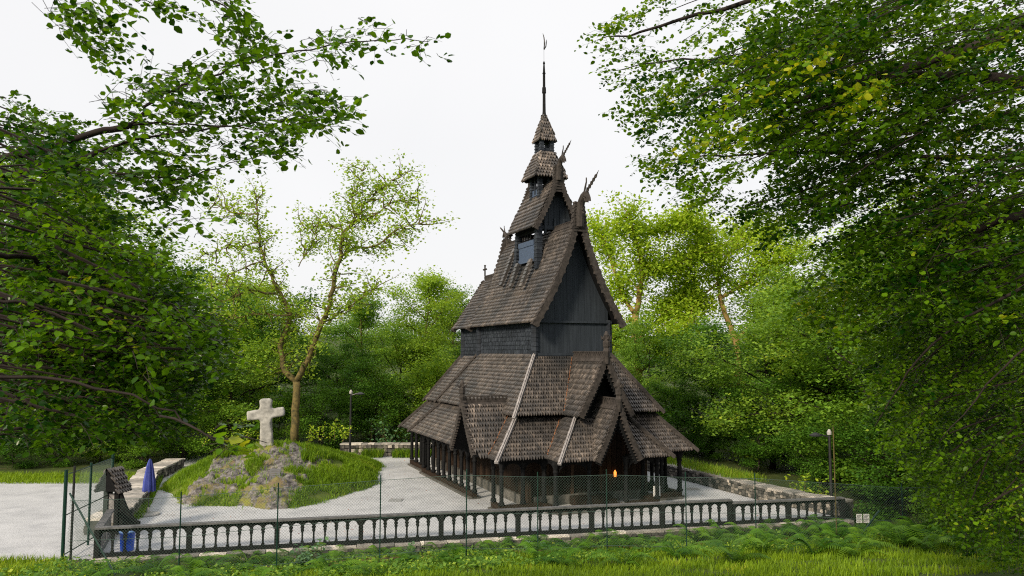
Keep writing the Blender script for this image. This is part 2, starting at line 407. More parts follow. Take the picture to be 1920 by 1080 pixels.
# main roof ---------------------------------------------------------------------
def profile_roof(name, PR, v0, v1, parent=church, w=.118, dt=.2, out_under=True):
    mb = MB()
    for sx in (-1, 1):
        for (u0, z0), (u1, z1) in zip(PR, PR[1:]):
            shingles(mb, [(sx * u0, v0, z0), (sx * u0, v1, z0), (sx * u1, v1, z1), (sx * u1, v0, z1)], out=(sx, 0, .5), w=w, dt=dt)
    return part(name, mb, SH, parent)
profile_roof('nave_roof', PROF, 1.4, 9.9)
PC = [(1.95, 7.72), (1.5, 8.35), (1.0, 9.1), (.5, 9.9), (0, 10.55)]
profile_roof('chancel_roof', PC, 9.9, 13.4)
def curve(pts, n=24):   # Catmull-Rom through 2D points
    P = [np.array(p, float) for p in pts]; P = [2 * P[0] - P[1]] + P + [2 * P[-1] - P[-2]]; o_ = []
    for i in range(1, len(P) - 2):
        for k in range(n // (len(pts) - 1) + 1):
            t = k / (n // (len(pts) - 1) + 1)
            a, b_, c_, d_ = P[i - 1:i + 3]
            o_.append(.5 * ((2 * b_) + (-a + c_) * t + (2 * a - 5 * b_ + 4 * c_ - d_) * t * t + (-a + 3 * b_ - 3 * c_ + d_) * t ** 3))
    o_.append(P[-2]); return o_
def verge(pts, v, width, th, axis='v', c=0, teeth=True, mat=None, parent=church, name='bargeboard', sides=(-1, 1), tt=.5):
    """curved bargeboard pair following pts (half-width, z), scalloped along its lower edge"""
    mb = MB(); cv = curve(pts, 30)
    for sx in sides:
        for i in range(len(cv) - 1):
            a, b_ = cv[i], cv[i + 1]; d = vn(b_ - a); nn = np.array((-d[1], d[0]))
            if nn[1] > 0: nn = -nn        # towards the inside / below
            ws = width
            def P3(q, dv): 
                return (sx * q[0] + (c if axis == 'v' else 0), v + dv, q[1]) if axis == 'v' else (v + dv, c + sx * q[0], q[1])
            tri = .06 if (i % 2 == 0 and teeth) else 0
            q = [a, b_, b_ + nn * ws, (a + b_) / 2 + nn * (ws + tri), a + nn * ws]
            off = (0, th, 0) if axis == 'v' else (th, 0, 0)
            mb.prism([P3(p, 0) for p in q], off, tt)
            if i % 2 == 0: # shingle ends seen along the verge
                mb.prism([P3(p, 0) for p in (a - nn * .03, b_ - nn * .03, b_ + nn * .02, a + nn * .02)], tuple(np.array(off) * 1.6), min(1, tt + .2))
    return part(name, mb, mat or M['crest'], parent)
verge([(2.32, 7.6), (1.78, 8.5), (1.25, 9.5), (.82, 10.5), (.52, 11.3), (.35, 12.0), (.28, 12.6), (.2, 13.1)], 1.28, .26, .14)
nk = MB()
for k in range(9):
    z = 11.75 + k * .14; ww = .3 - .013 * k
    nk.box(-ww, ww, 1.3, 1.62, z, z + .138, random.uniform(.3, .7)); nk.box(-ww - .02, ww + .02, 1.25, 1.66, z, z + .04, random.uniform(.4, .9))
part('dragon_neck', nk, M['crest'])
verge([(2.32, 7.6), (1.78, 8.5), (1.25, 9.5), (.82, 10.5), (.52, 11.3), (.33, 12.0), (.2, 12.6)], 9.9, .26, .12)
verge([(2.0, 7.62), (1.5, 8.4), (1.0, 9.15), (.5, 9.95), (.1, 10.6)], 13.4, .2, .1)
def crest(name, p0, p1, h, th=.07, holes=True, parent=church, mat='crest'):
    mb = MB(); p0 = np.array(p0, float); p1 = np.array(p1, float)
    L = np.linalg.norm(p1 - p0); d = (p1 - p0) / L
    mb.beam(p0 + (0, 0, h * .3), p1 + (0, 0, h * .3), th, h * .6); mb.beam(p0 + (0, 0, h * .92), p1 + (0, 0, h * .92), th, h * .16)
    n_ = max(2, int(L / .16))
    for i in range(n_ + 1):
        q = p0 + d * L * i / n_; mb.beam(q + (0, 0, h * .6) - d * .03, q + (0, 0, h * .6) + d * .03, th, h * .5)
    sd_ = vn(np.cross(d, (0, 0, 1)))
    for s_ in (-1, 1):
        mb.beam(p0 + sd_ * s_ * .1 + (0, 0, -.08), p1 + sd_ * s_ * .1 + (0, 0, -.08), .2, .04, up=vn(sd_ * s_ + np.array((0, 0, .8))))
    return part(name, mb, M[mat], parent)
crest('ridge_crest', (0, 1.5, 12.2), (0, 4.0, 12.2), .16)
crest('ridge_crest', (0, 6.6, 12.2), (0, 9.9, 12.2), .16)
crest('ridge_crest', (0, 9.95, 10.55), (0, 13.4, 10.55), .3)
def dragon(p, s=1.0, fwd=-1, name='dragon_head'):
    """carved dragon head on a shingled neck rising from the ridge end, looking along fwd*y"""
    x0, y0, z0 = p; mb = MB()
    def P(a, b_): return (0, fwd * a * s, b_ * s)
    e = empty(name, (x0, y0, z0)); e.parent = church
    nk = [(-.05, -.5), (.0, 0), (.04, .3), (.16, .56), (.34, .74), (.5, .78)]
    mb.tube([P(*q) for q in nk], [.2 * s, .19 * s, .17 * s, .16 * s, .15 * s, .12 * s], 8)
    for k in range(7):
        a = k / 7; mb.lathe((0, fwd * (-.05 + .05 * a) * s, (-.45 + .12 * k) * s), [(.15 * s, 0), (.19 * s, 0), (.15 * s, .11 * s)], 8, random.random())
    th = .16 * s
    upper = [(.3, .86), (.5, .92), (.66, .86), (.82, .62), (.86, .44), (.78, .5), (.72, .62), (.6, .68), (.5, .68), (.36, .64)]
    lower = [(.34, .66), (.5, .62), (.56, .5), (.66, .42), (.6, .56), (.52, .72)]
    mb.prism([np.array(P(*q)) + (-th / 2, 0, 0) for q in upper], (th, 0, 0)); mb.prism([np.array(P(*q)) + (-th / 2, 0, 0) for q in lower], (th, 0, 0))
    mb.build('head', M['crest'], e)
    hb = MB()   # openwork crest made of a chain of rings, and the ear
    c0 = np.array((.62, .9)); c1 = np.array((1.5, 1.42))
    for k in range(5):
        a = c0 + (c1 - c0) * (k / 5); b_ = c0 + (c1 - c0) * ((k + 1) / 5); d = vn(b_ - a); nn = np.array((-d[1], d[0])); wv = .09 * (1 - k * .1)
        mid = (a + b_) / 2
        for sg in (-1, 1):
            hb.tube([P(*a), P(*(mid + nn * wv * sg)), P(*b_)], (.036 * s), 5)
    hb.tube([P(*c1), P(1.68, 1.56)], [.03 * s, .008 * s], 5)
    hb.build('horn', M['crest'], e)
    eb = MB(); eb.tube([P(.4, .86), P(.5, 1.1), P(.6, 1.3), P(.6, 1.48)], [.05 * s, .045 * s, .035 * s, .03 * s], 6)
    eb.build('ear', M['crest'], e)
    eb = MB(); eb.tube([P(.08, .2), P(.26, .16), P(.36, .24)], .03 * s, 5); eb.tube([P(.08, .18), P(.28, .06), P(.38, .0)], .03 * s, 5)
    eb.build('beard', M['crest'], e)
    return e
dragon((0, 1.28, 12.5), 1.05); dragon((0, 10.0, 12.45), .62, 1)
# cross on the chancel ridge
def little_cross(p, s, name='ridge_cross', parent=church, face='v'):
    mb = MB(); x, y, z = p
    mb.beam((x, y, z), (x, y, z + .62 * s), .07 * s, .07 * s, (0, 1, 0)); 
    d = (1, 0, 0) if face == 'v' else (0, 1, 0); d = np.array(d, float)
    c_ = np.array((x, y, z + .38 * s)); mb.beam(c_ - d * .22 * s, c_ + d * .22 * s, .07 * s, .07 * s)
    for q in (c_ - d * .2 * s, c_ + d * .2 * s, np.array((x, y, z + .6 * s))): mb.lathe(tuple(q - (0, 0, .05 * s)), [(.03 * s, 0), (.075 * s, .05 * s), (.03 * s, .1 * s)], 6)
    return part(name, mb, M['crest'], parent)
little_cross((0, 13.4, 10.85), 1.0, face='u')
def finial(p, s, parent, name='finial'):
    mb = MB(); x, y, z = p
    mb.lathe(p, [(.07 * s, -.3 * s), (.1 * s, 0), (.12 * s, .1 * s), (.09 * s, .2 * s), (.12 * s, .26 * s), (.12 * s, .4 * s), (.07 * s, .5 * s), (.09 * s, .62 * s), (.03 * s, .74 * s)], 8)
    for a in (0, 90, 180, 270):
        c_, s_ = math.cos(R(a)), math.sin(R(a))
        mb.tube([(x, y, z + .45 * s), (x + .14 * s * c_, y + .14 * s * s_, z + .5 * s), (x + .2 * s * c_, y + .2 * s * s_, z + .6 * s)], [.05 * s, .045 * s, .01], 5)
    return part(name, mb, M['crest'], parent)
# west porch gable --------------------------------------------------------------
e = empty('porch_gable', (0, 0, 0)); e.parent = church
mb = MB()
for sx in (-1, 1):
    shingles(mb, [(sx * 1.076, -1.95, 2.15), (0, -1.95, 4.27), (0, .1, 4.27), (sx * .29, -.45, 3.7), (sx * 1.076, -1.8, 2.15)], out=(sx, 0, .5), dt=.22)
part('roof', mb, SH, e)
verge([(1.06, 2.12), (.74, 2.75), (.42, 3.45), (.12, 4.3)], -2.02, .18, .1, parent=e)
verge([(.98, 2.02), (.68, 2.6), (.38, 3.25), (.05, 4.0)], -1.9, .2, .06, parent=e, mat=M['dark'])
crest('ridge_crest', (0, -1.9, 4.27), (0, .0, 4.27), .3, parent=e); finial((0, -1.98, 4.4), 1.25, e)
# aisle gable ------------------------------------------------------------------------
e = empty('aisle_gable', (0, 0, 0)); e.parent = church
mb = MB()
for sx in (-1, 1):
    shingles(mb, [(sx * 1.28, -.95, 3.8), (sx * 1.28, .4, 3.8), (0, 2.05, 6.15), (0, -.95, 6.15)], out=(sx, 0, .5), dt=.24)
    mb.box(sx * 1.1 - .05, sx * 1.1 + .05, -.5, .6, 3.3, 3.85, .2, 1)
mb.prism([(-1.05, -.2, 3.5), (1.05, -.2, 3.5), (0, -.2, 5.9)], (0, .06, 0), .15, 1)
part('roof', mb, SH, e)
verge([(1.3, 3.8), (.93, 4.5), (.53, 5.25), (.12, 6.2)], -1.03, .22, .1, parent=e)
verge([(1.15, 3.66), (.8, 4.35), (.42, 5.1), (.03, 5.85)], -.9, .16, .06, parent=e, mat=M['dark'])
crest('ridge_crest', (0, -.95, 6.15), (0, 2.0, 6.15), .28, parent=e); finial((0, -1.0, 6.3), 1.3, e)
# south porch -------------------------------------------------------------------------
e = empty('side_porch_gable', (0, 0, 0)); e.parent = church
mb = MB()
for sy in (-1, 1):
    shingles(mb, [(-5.2, vc + sy * 1.5, 2.24), (-5.2, vc, 4.25), (-3.15, vc, 4.25), (-3.25, vc + sy * .41, 3.7), (-4.6, vc + sy * 1.567, 2.15)], out=(0, sy, .5), dt=.24, base=.62)
mb.prism([(-4.35, vc - 1.3, 2.1), (-4.35, vc + 1.3, 2.1), (-4.35, vc, 3.9)], (.05, 0, 0), .15, 1)
part('roof', mb, SH, e)
verge([(1.52, 2.26), (1.08, 2.85), (.6, 3.5), (.12, 4.35)], -5.28, .2, .1, axis='u', c=vc, parent=e)
crest('ridge_crest', (-5.2, vc, 4.25), (-3.2, vc, 4.25), .3, parent=e); finial((-5.22, vc, 4.4), 1.1, e)
# ridge turrets --------------------------------------------------------------------------
e = empty('ridge_turret', (0, 0, 0)); e.parent = church
TC = 5.05
bd = MB()
for (u_, v_) in ((-.78, 4.05), (.78, 4.05), (-.78, 6.4), (.78, 6.4)):
    lean = .12
    for k in range(12):
        z = 10.3 + k * .18; f_ = 1 + (12.3 - z) * .05
        uu = u_ * f_; vv = 5.2 + (v_ - 5.2) * f_
        bd.box(uu - .14, uu + .14, vv - .14, vv + .14, z, z + .175, random.uniform(.4, .9), 0)
        bd.box(uu - .165, uu + .165, vv - .165, vv + .165, z, z + .05, random.uniform(.4, 1), 0)
bd.box(-.8, .8, 4.0, 4.14, 12.15, 12.3, .3, 1); bd.box(-.8, .8, 6.33, 6.46, 12.15, 12.3, .3, 1)
bd.box(-.86, -.72, 4.0, 6.46, 12.1, 12.5, .3, 1); bd.box(.72, .86, 4.0, 6.46, 12.1, 12.5, .3, 1)
for k in range(4): bd.box(-.82, -.78, 4.9 + k * .3, 4.97 + k * .3, 11.7, 12.2, .4, 1)
part('turret_body', bd, [M['scale'], M['dark']], e)
sm = MB(); sm.box(-.9, -.84, 4.3, 6.15, 10.75, 11.75, .5); sm.box(-.93, -.9, 4.3, 6.15, 11.5, 11.75, .6); sm.box(-.93, -.9, 4.3, 6.15, 10.72, 10.9, .6)
part('shutter', sm, M['shutter'], e)
sm = MB(); sm.box(.84, .9, 4.3, 6.15, 10.75, 11.75, .5); part('shutter', sm, M['shutter'], e)
PT = [(1.25, 12.28), (.98, 12.85), (.68, 13.5), (.36, 14.1), (0, 14.55)]
mb = MB()
for sx in (-1, 1):
    for (u0, z0), (u1, z1) in zip(PT, PT[1:]):
        shingles(mb, [(sx * u0, 3.5, z0), (sx * u0, 6.75, z0), (sx * u1, 6.75, z1), (sx * u1, 3.5, z1)], out=(sx, 0, .5), dt=.22)
part('turret_roof', mb, SH, e)
gw = MB(); gw.prism([(-1.0, 4.0, 12.4), (1.0, 4.0, 12.4), (.75, 4.0, 13.2), (.4, 4.0, 13.9), (0, 4.0, 14.4), (-.4, 4.0, 13.9), (-.75, 4.0, 13.2)], (0, .06, 0), .6)
for x in np.arange(-.9, .9, .3): gw.box(x + .01, x + .28, 3.97, 4.0, 12.35, 12.45 + 1.6 * (1 - (abs(x + .15) / .95)) , random.uniform(.4, .8))
gw.box(-.9, .9, 3.9, 4.0, 12.2, 12.38, .3)
for x in (-.5, 0, .5): gw.box(x - .05, x + .05, 3.85, 3.95, 12.0, 12.75, .15)
part('turret_gable_wall', gw, M['tar'], e)
verge([(1.3, 12.18), (.98, 12.75), (.66, 13.4), (.38, 14.05), (.24, 14.6), (.2, 15.2)], 3.4, .2, .1, parent=e)
nk = MB()
for k in range(10):
    z = 13.95 + k * .13; ww = .21 - .008 * k
    nk.box(-ww, ww, 3.43, 3.68, z, z + .128, random.uniform(.3, .7)); nk.box(-ww - .02, ww + .02, 3.39, 3.71, z, z + .04, random.uniform(.4, .9))
part('dragon_neck', nk, M['crest'], e)
verge([(1.3, 12.18), (1.0, 12.8), (.66, 13.5), (.32, 14.25), (.12, 14.85)], 6.75, .22, .1, parent=e)
dragon((0, 3.4, 14.9), .78); dragon((0, 6.85, 14.9), .5, 1)
# two sloping shingled struts on the roof below the turret
for v_ in (4.25, 5.85, 7.3):
    mb = MB(); pr = [(-.98, 10.7), (-1.35, 9.55)] if v_ > 4.5 else [(-.98, 10.75), (-1.5, 9.4)]
    (a0, z0), (a1, z1) = pr
    if v_ > 7: (a0, z0), (a1, z1) = (-.55, 11.6), (-1.3, 9.7)
    d = np.array((a1 - a0, 0, z1 - z0)); nn = vn(np.cross(d, (0, 1, 0))); 
    if nn[0] > 0: nn = -nn
    L = np.linalg.norm(d)
    for k in range(int(L / .2)):
        c_ = np.array((a0, v_, z0)) + d * (k / (L / .2)); c2 = np.array((a0, v_, z0)) + d * ((k + 1.15) / (L / .2))
        mb.beam(c_ + nn * .1, c2 + nn * .14, .3, .12, up=nn, t=random.uniform(.2, .8))
    part('turret_strut', mb, M['shingle'], e)
e3 = empty('spire', (0, TC, 0)); e3.parent = church
mb = MB()
for sx in (-1, 1):
    for sy in (-1, 1):
        for k in range(9):
            z = 13.6 + k * .155; mb.box(sx * .45 - .1, sx * .45 + .1, sy * .45 - .1, sy * .45 + .1, z, z + .15, random.uniform(.3, .8))
            mb.box(sx * .45 - .12, sx * .45 + .12, sy * .45 - .12, sy * .45 + .12, z, z + .04, random.uniform(.4, 1))
for sx in (-1, 1): mb.box(sx * .45 - .03, sx * .45 + .03, -.4, .4, 14.0, 14.25, .3); mb.box(-.4, .4, sx * .45 - .03, sx * .45 + .03, 14.0, 14.25, .3)
mb.box(-.06, .06, -.55, -.42, 13.8, 14.9, .3); mb.box(-.52, -.44, -.06, .06, 13.8, 14.9, .3)
part('belfry', mb, M['scale'], e3)
sm = MB(); sm.box(-.5, -.47, -.33, .33, 13.75, 14.3, .8); sm.box(-.53, -.5, -.33, .33, 14.0, 14.06, .3); part('shutter', sm, M['shutter'], e3)
def frustum(mb, a, z0, b_, z1, w=.15, dt=.18):
    for (x, y) in ((1, 0), (-1, 0), (0, 1), (0, -1)):
        t_ = (-y, x)
        P = [(x * a + t_[0] * a, y * a + t_[1] * a, z0), (x * a - t_[0] * a, y * a - t_[1] * a, z0), (x * b_ - t_[0] * b_, y * b_ - t_[1] * b_, z1), (x * b_ + t_[0] * b_, y * b_ + t_[1] * b_, z1)]
        shingles(mb, P, out=(x, y, .4), w=w, dt=dt, h=.04, base=.72, var=.28)
mb = MB(); frustum(mb, .87, 14.85, .36, 16.2); part('spire_roof', mb, SH, e3)
mb = MB()
for sx in (-1, 1):
    for sy in (-1, 1):
        for k in range(5):
            z = 16.1 + k * .15; mb.box(sx * .27 - .09, sx * .27 + .09, sy * .27 - .09, sy * .27 + .09, z, z + .14, random.uniform(.4, .9)); mb.box(sx * .27 - .11, sx * .27 + .11, sy * .27 - .11, sy * .27 + .11, z, z + .04, random.uniform(.4, 1))
mb.box(-.28, .28, -.28, .28, 16.1, 16.4, .4)
part('lantern', mb, M['scale'], e3)
mb = MB(); frustum(mb, .46, 16.75, .07, 18.05, w=.12); part('spire_roof', mb, SH, e3)
mb = MB(); mb.lathe((0, 0, 0), [(.13, 17.95), (.14, 18.0), (.1, 18.15), (.085, 18.3), (.075, 19.2), (.11, 19.25), (.1, 19.5), (.07, 19.55), (.065, 20.2), (.09, 20.24), (.065, 20.28), (.04, 20.7), (.06, 20.75), (.03, 20.85)], 8)
part('spire_pole', mb, M['dark'], e3)
mb = MB(); mb.tube([(0, 0, 20.8), (0, 0, 22.2)], .008, 4)
mb.tube([(0, 0, 21.5), (.02, -.05, 21.8), (0, 0, 22.1), (-.05, .02, 22.3)], [.03, .035, .03, .01], 5)
mb.tube([(0, 0, 21.45), (.07, -.08, 21.6), (.1, -.1, 21.85), (.1, -.1, 21.95)], [.03, .03, .02, .01], 5)
part('weathervane', mb, M['black'], e3)
M['rust'] = wood('leaf_littered_valley', (.06, .03, .018), (.3, .13, .06), .8, 14, tinted=False)
for a, b_ in (((-.08, 1.98, 6.12), (-1.26, .42, 3.84)), ((-1.2, .8, 3.66), (-2.46, -.46, 2.2)), ((-3.3, vc - .46, 3.66), (-4.6, vc - 1.55, 2.18))):
    mb = MB(); P = [np.array(a) + (np.array(b_) - np.array(a)) * k / 9 + (0, 0, .08) for k in range(10)]
    for p0, p1 in zip(P, P[1:]): mb.beam(p0 + rnd3(.015), p1 + rnd3(.015), random.uniform(.025, .05), .03)
    part('valley_board', mb, M['rust'])
# gallery: sill, posts, arcade heads --------------------------------------------------
def col_post(u_, v_, rad=.085, z0=.3, z1=2.12, name='gallery_post', square=False):
    mb = MB(); t = random.uniform(.25, .6)
    if square: mb.box(u_ - rad, u_ + rad, v_ - rad, v_ + rad, z0, z1, t)
    else:
        h = z1 - z0
        mb.lathe((u_, v_, z0), [(rad * 1.5, 0), (rad * 1.5, .08), (rad, .14), (rad * 1.05, h * .45), (rad * .95, h * .7), (rad * 1.35, h * .74), (rad * .95, h * .78), (rad * 1.6, h * .9), (rad * 1.7, h)], 8, t)
    return part(name, mb, M['dark'])
def sill(p0, p1):
    mb = MB(); mb.beam((*p0, .17), (*p1, .17), .24, .22, t=.5); part('sill_beam', mb, M['brown'])
    mb = MB(); mb.beam((*p0, .03), (*p1, .03), .5, .12, t=.4); part('foundation_board', mb, M['stone'])
    mb = MB(); mb.beam((*p0, 2.1), (*p1, 2.1), .16, .18, t=.4); part('eave_beam', mb, M['dark'])
def bay_heads(p0, p1, n):
    mb = MB(); p0 = np.array(p0, float); p1 = np.array(p1, float); d = (p1 - p0) / n; L = np.linalg.norm(d); e_ = d / L
    nrm = np.array((-e_[1], e_[0])) * .03
    for i in range(n):
        a = p0 + d * i; pts = []
        for k in range(9):
            an = math.pi * k / 8; pts.append((L / 2 - math.cos(an) * L * .4, 1.62 + math.sin(an) * .3))
        for (q0, q1) in zip(pts, pts[1:]):
            P = [(a[0] + e_[0] * s_ - nrm[0], a[1] + e_[1] * s_ - nrm[1], z) for s_, z in ((q0[0], q0[1]), (q1[0], q1[1]), (q1[0], 2.02), (q0[0], 2.02))]
            mb.prism(P, (*(nrm * 2), 0), .4)
    part('arcade_heads', mb, M['dark'])
def arcade(p0, p1, n, ends=True):
    sill(p0, p1); bay_heads(p0, p1, n)
    for i in range(0 if ends else 1, n + 1 if ends else n):
        q = np.array(p0) + (np.array(p1) - np.array(p0)) * i / n; col_post(q[0], q[1])
G = 4.22
arcade((-G, .1), (-G, 1.0), 1, True); arcade((-G, 3.3), (-G, 11.3), 9, True)
arcade((-G, .1), (-2.35, .1), 2, False); arcade((2.35, .1), (G, .1), 2, False)
col_post(-2.35, .1, .1); col_post(2.35, .1, .1); col_post(G, .1, .1)
arcade((-2.35, -1.0), (-.85, -1.0), 1, True); arcade((.85, -1.0), (2.35, -1.0), 1, True)
arcade((-2.35, -1.0), (-2.35, .1), 1, False); arcade((2.35, -1.0), (2.35, .1), 1, False)
arcade((G, .1), (G, 11.3), 10, False)
arcade((-4.0, 11.6), (-4.0, 14.5), 3, True)
# inner wall of staves with stone footing
iw = MB()
def planks(mb, p0, p1, z0, z1, w_=.24):
    p0 = np.array(p0, float); p1 = np.array(p1, float); L = np.linalg.norm(p1 - p0); n_ = int(L / w_); d = (p1 - p0) / n_
    e_ = vn(d)
    for i in range(n_):
        a = p0 + d * i + e_ * .01; b_ = p0 + d * (i + 1) - e_ * .01; off = random.uniform(0, .02)
        mb.beam((*(a), (z0 + z1) / 2), (*(b_), (z0 + z1) / 2), .06 + off, z1 - z0, t=random.uniform(.25, .75))
planks(iw, (-2.75, .9), (-2.75, 14.3), .4, 3.6); planks(iw, (2.75, .9), (2.75, 14.3), .4, 3.6)
planks(iw, (-2.75, .9), (-.75, .9), .4, 3.6); planks(iw, (.75, .9), (2.75, .9), .4, 3.6); planks(iw, (-2.75, 14.3), (2.75, 14.3), .4, 3.6)
part('stave_wall', iw, M['brown'])
ft = MB()
for a, b_ in (((-2.75, .85), (-2.75, 14.3)), ((2.75, .85), (2.75, 14.3)), ((-2.75, .85), (2.75, .85)), ((-2.75, 14.3), (2.75, 14.3))):
    ft.beam((*a, .2), (*b_, .2), .35, .4)
part('stone_footing', ft, M['stone'])
for (u_, v_) in ((-2.75, .9), (2.75, .9), (-2.75, 11.0), (2.75, 11.0)):
    mb = MB(); mb.lathe((u_, v_, .1), [(.3, 0), (.28, 1), (.24, 3.4)], 12, .55); part('corner_stave', mb, M['brown'])
dr = MB(); dr.box(-.7, .7, .95, 1.0, .3, 2.4, .5); dr.box(-.75, -.62, .82, .95, .3, 2.4, .9); dr.box(.62, .75, .82, .95, .3, 2.4, .9); dr.box(-.75, .75, .82, .95, 2.35, 2.6, .8)
for k in range(3): dr.box(-.9, .9, -.6 + k * .4 - 0.0, .9, .0 + k * .12, .12 + k * .12, .4)
d_ = part('door', dr, M['brown'])
ml, n, b, o = new_mat('lamp_glow'); b.inputs['Base Color'].default_value = (.9, .35, .08, 1); b.inputs['Emission Color'].default_value = (1, .3, .05, 1); b.inputs['Emission Strength'].default_value = 1.6
mb = MB(); mb.lathe((1.32, .7, 1.0), [(.03, 0), (.06, .03), (.065, .2), (.03, .27), (.01, .3)], 8); lamp_part = mb.build('porch_lamp', ml, church)
gb = MB(); gb.box(-2.7, 2.7, 1.0, 14.2, 3.5, 3.57, .2); part('ceiling_boards', gb, M['dark'])
sg = MB(); sg.box(2.3, 2.62, -.82, -.78, .35, .78); part('notice_board', sg, M['white'])

# ------------------------------------------------------------------ placing helpers
_cp, _sp = math.cos(PITCH), math.sin(PITCH)
def at(px, py, Y):
    """world point at distance Y along the ground axis seen near (px, py) of the 1920 px survey photograph"""
    dx, up = (px - 960) / FPX, (540 - py) / FPX
    k = Y / (_cp - up * _sp)
    return np.array((dx * k, Y, CAM_H + k * (_sp + up * _cp)))
from mathutils import noise as mn
def fbm(x, y, z=0., o=4): return mn.fractal(Vector((x, y, z)), .8, 2.1, o)
def bal_y(x): return 25.05 + .222 * (x + 12.95)
def ground_h(x, y):
    s = y - bal_y(x) if x > -13 else y - 24.3
    if s < -.25:
        base = -.42 if x > -12 else -.05
        if x > -13 and x < -10: base = -.05 + (-.37) * min(1, (x + 13) / 2.5)
        z = base + .165 * max(0, -s - .6) + .06 * fbm(x * .5, y * .5)
    else:
        z = -.03
        if x > 13.2: z = -.35 + .1 * fbm(x * .4, y * .4)
    if y > 50: z += .05 * (y - 50)
    if x > 17: z += .06 * (x - 17)
    if x < -26: z += .04 * (-26 - x)
    return z
# ------------------------------------------------------------------ ground sheets
xs = np.concatenate([np.arange(-220, -40, 12), np.arange(-40, 40, .8), np.arange(40, 221, 12)])
ys = np.concatenate([np.arange(-60, 8, 6), np.arange(8, 60, .6), np.arange(60, 260, 12)])
X, Y = np.meshgrid(xs, ys); Z = np.array([[ground_h(a, b_) for a in xs] for b_ in ys])
V = np.stack([X.ravel(), Y.ravel(), Z.ravel()], 1); nx = len(xs); ny = len(ys)
I = (np.arange(ny - 1)[:, None] * nx + np.arange(nx - 1)[None, :]).ravel()
F = np.stack([I, I + 1, I + 1 + nx, I + nx], 1)
tag(fast('ground', V, F, np.full(len(F), .5), M['soil'], smooth=True), kind='structure')
def sheet(name, poly, z, mat, th=.02):
    mb = MB(); mb.prism([(x, y, z - th) for x, y in poly], (0, 0, th)); return tag(mb.build(name, mat), kind='structure')
RW = [(12.85, 31.1), (11.6, 32.9), (10.58, 34.96), (9.25, 38.41), (7.9, 41.5), (5.8, 47.0), (3.0, 52.5)]   # right wall foot
sheet('gravel_terrace', [(-13.0, 25.15), (12.8, 30.85)] + RW + [(-9.8, 52.5), (-20, 50), (-17.9, 39.5), (-14.6, 30.3), (-14.1, 27.5)], .004, M['gravel'])
sheet('car_park', [(-60, 24.3), (-15.4, 24.4), (-13.05, 25.0), (-14.2, 27.5), (-14.75, 30.2), (-18.05, 39.3), (-60, 39.2)], .0, M['gravel'])
# ------------------------------------------------------------------ leaf and tree makers
def unit(a): return a / (np.linalg.norm(a, axis=-1, keepdims=True) + 1e-9)
def leaf_arrays(P, size, rng, upb=.9, dirs=None, near=False, tints=None, width=.36):
    n_ = len(P); nr = rng.normal(size=(n_, 3)); nr[:, 2] = np.abs(nr[:, 2]) + upb; nr = unit(nr)
    d = rng.normal(size=(n_, 3)) if dirs is None else dirs + rng.normal(size=(n_, 3)) * .45
    d = unit(d - nr * np.sum(d * nr, 1)[:, None]); sd_ = np.cross(nr, d)
    L = (size * rng.uniform(.5, 1.35, n_))[:, None]; w_ = L * width
    T = rng.uniform(0, 1, n_) if tints is None else tints
    if near:
        V = np.stack([P, P + d * L * .28 + sd_ * w_ * .85 + nr * L * .05, P + d * L * .66 + sd_ * w_ * .8 + nr * L * .04, P + d * L - nr * L * .06,
                      P + d * L * .66 - sd_ * w_ * .8 + nr * L * .04, P + d * L * .28 - sd_ * w_ * .85 + nr * L * .05], 1).reshape(-1, 3)
        b_ = np.arange(n_)[:, None] * 6
        F = np.concatenate([b_ + np.array([[0, 3, 2, 1]]), b_ + np.array([[0, 5, 4, 3]])], 1).reshape(-1, 4)
        return V, F, np.repeat(T, 2)
    V = np.stack([P, P + d * L * .5 + sd_ * w_, P + d * L, P + d * L * .5 - sd_ * w_], 1).reshape(-1, 3)
    F = np.arange(n_ * 4).reshape(-1, 4)
    return V, F, T
def wiggle(p0, d, L, n_, rng, amp=.12, up=0.0):
    pts = [np.array(p0, float)]; d = vn(d)
    for i in range(n_):
        d = vn(d + rng.normal(size=3) * amp + np.array((0, 0, up))); pts.append(pts[-1] + d * L / n_)
    return pts
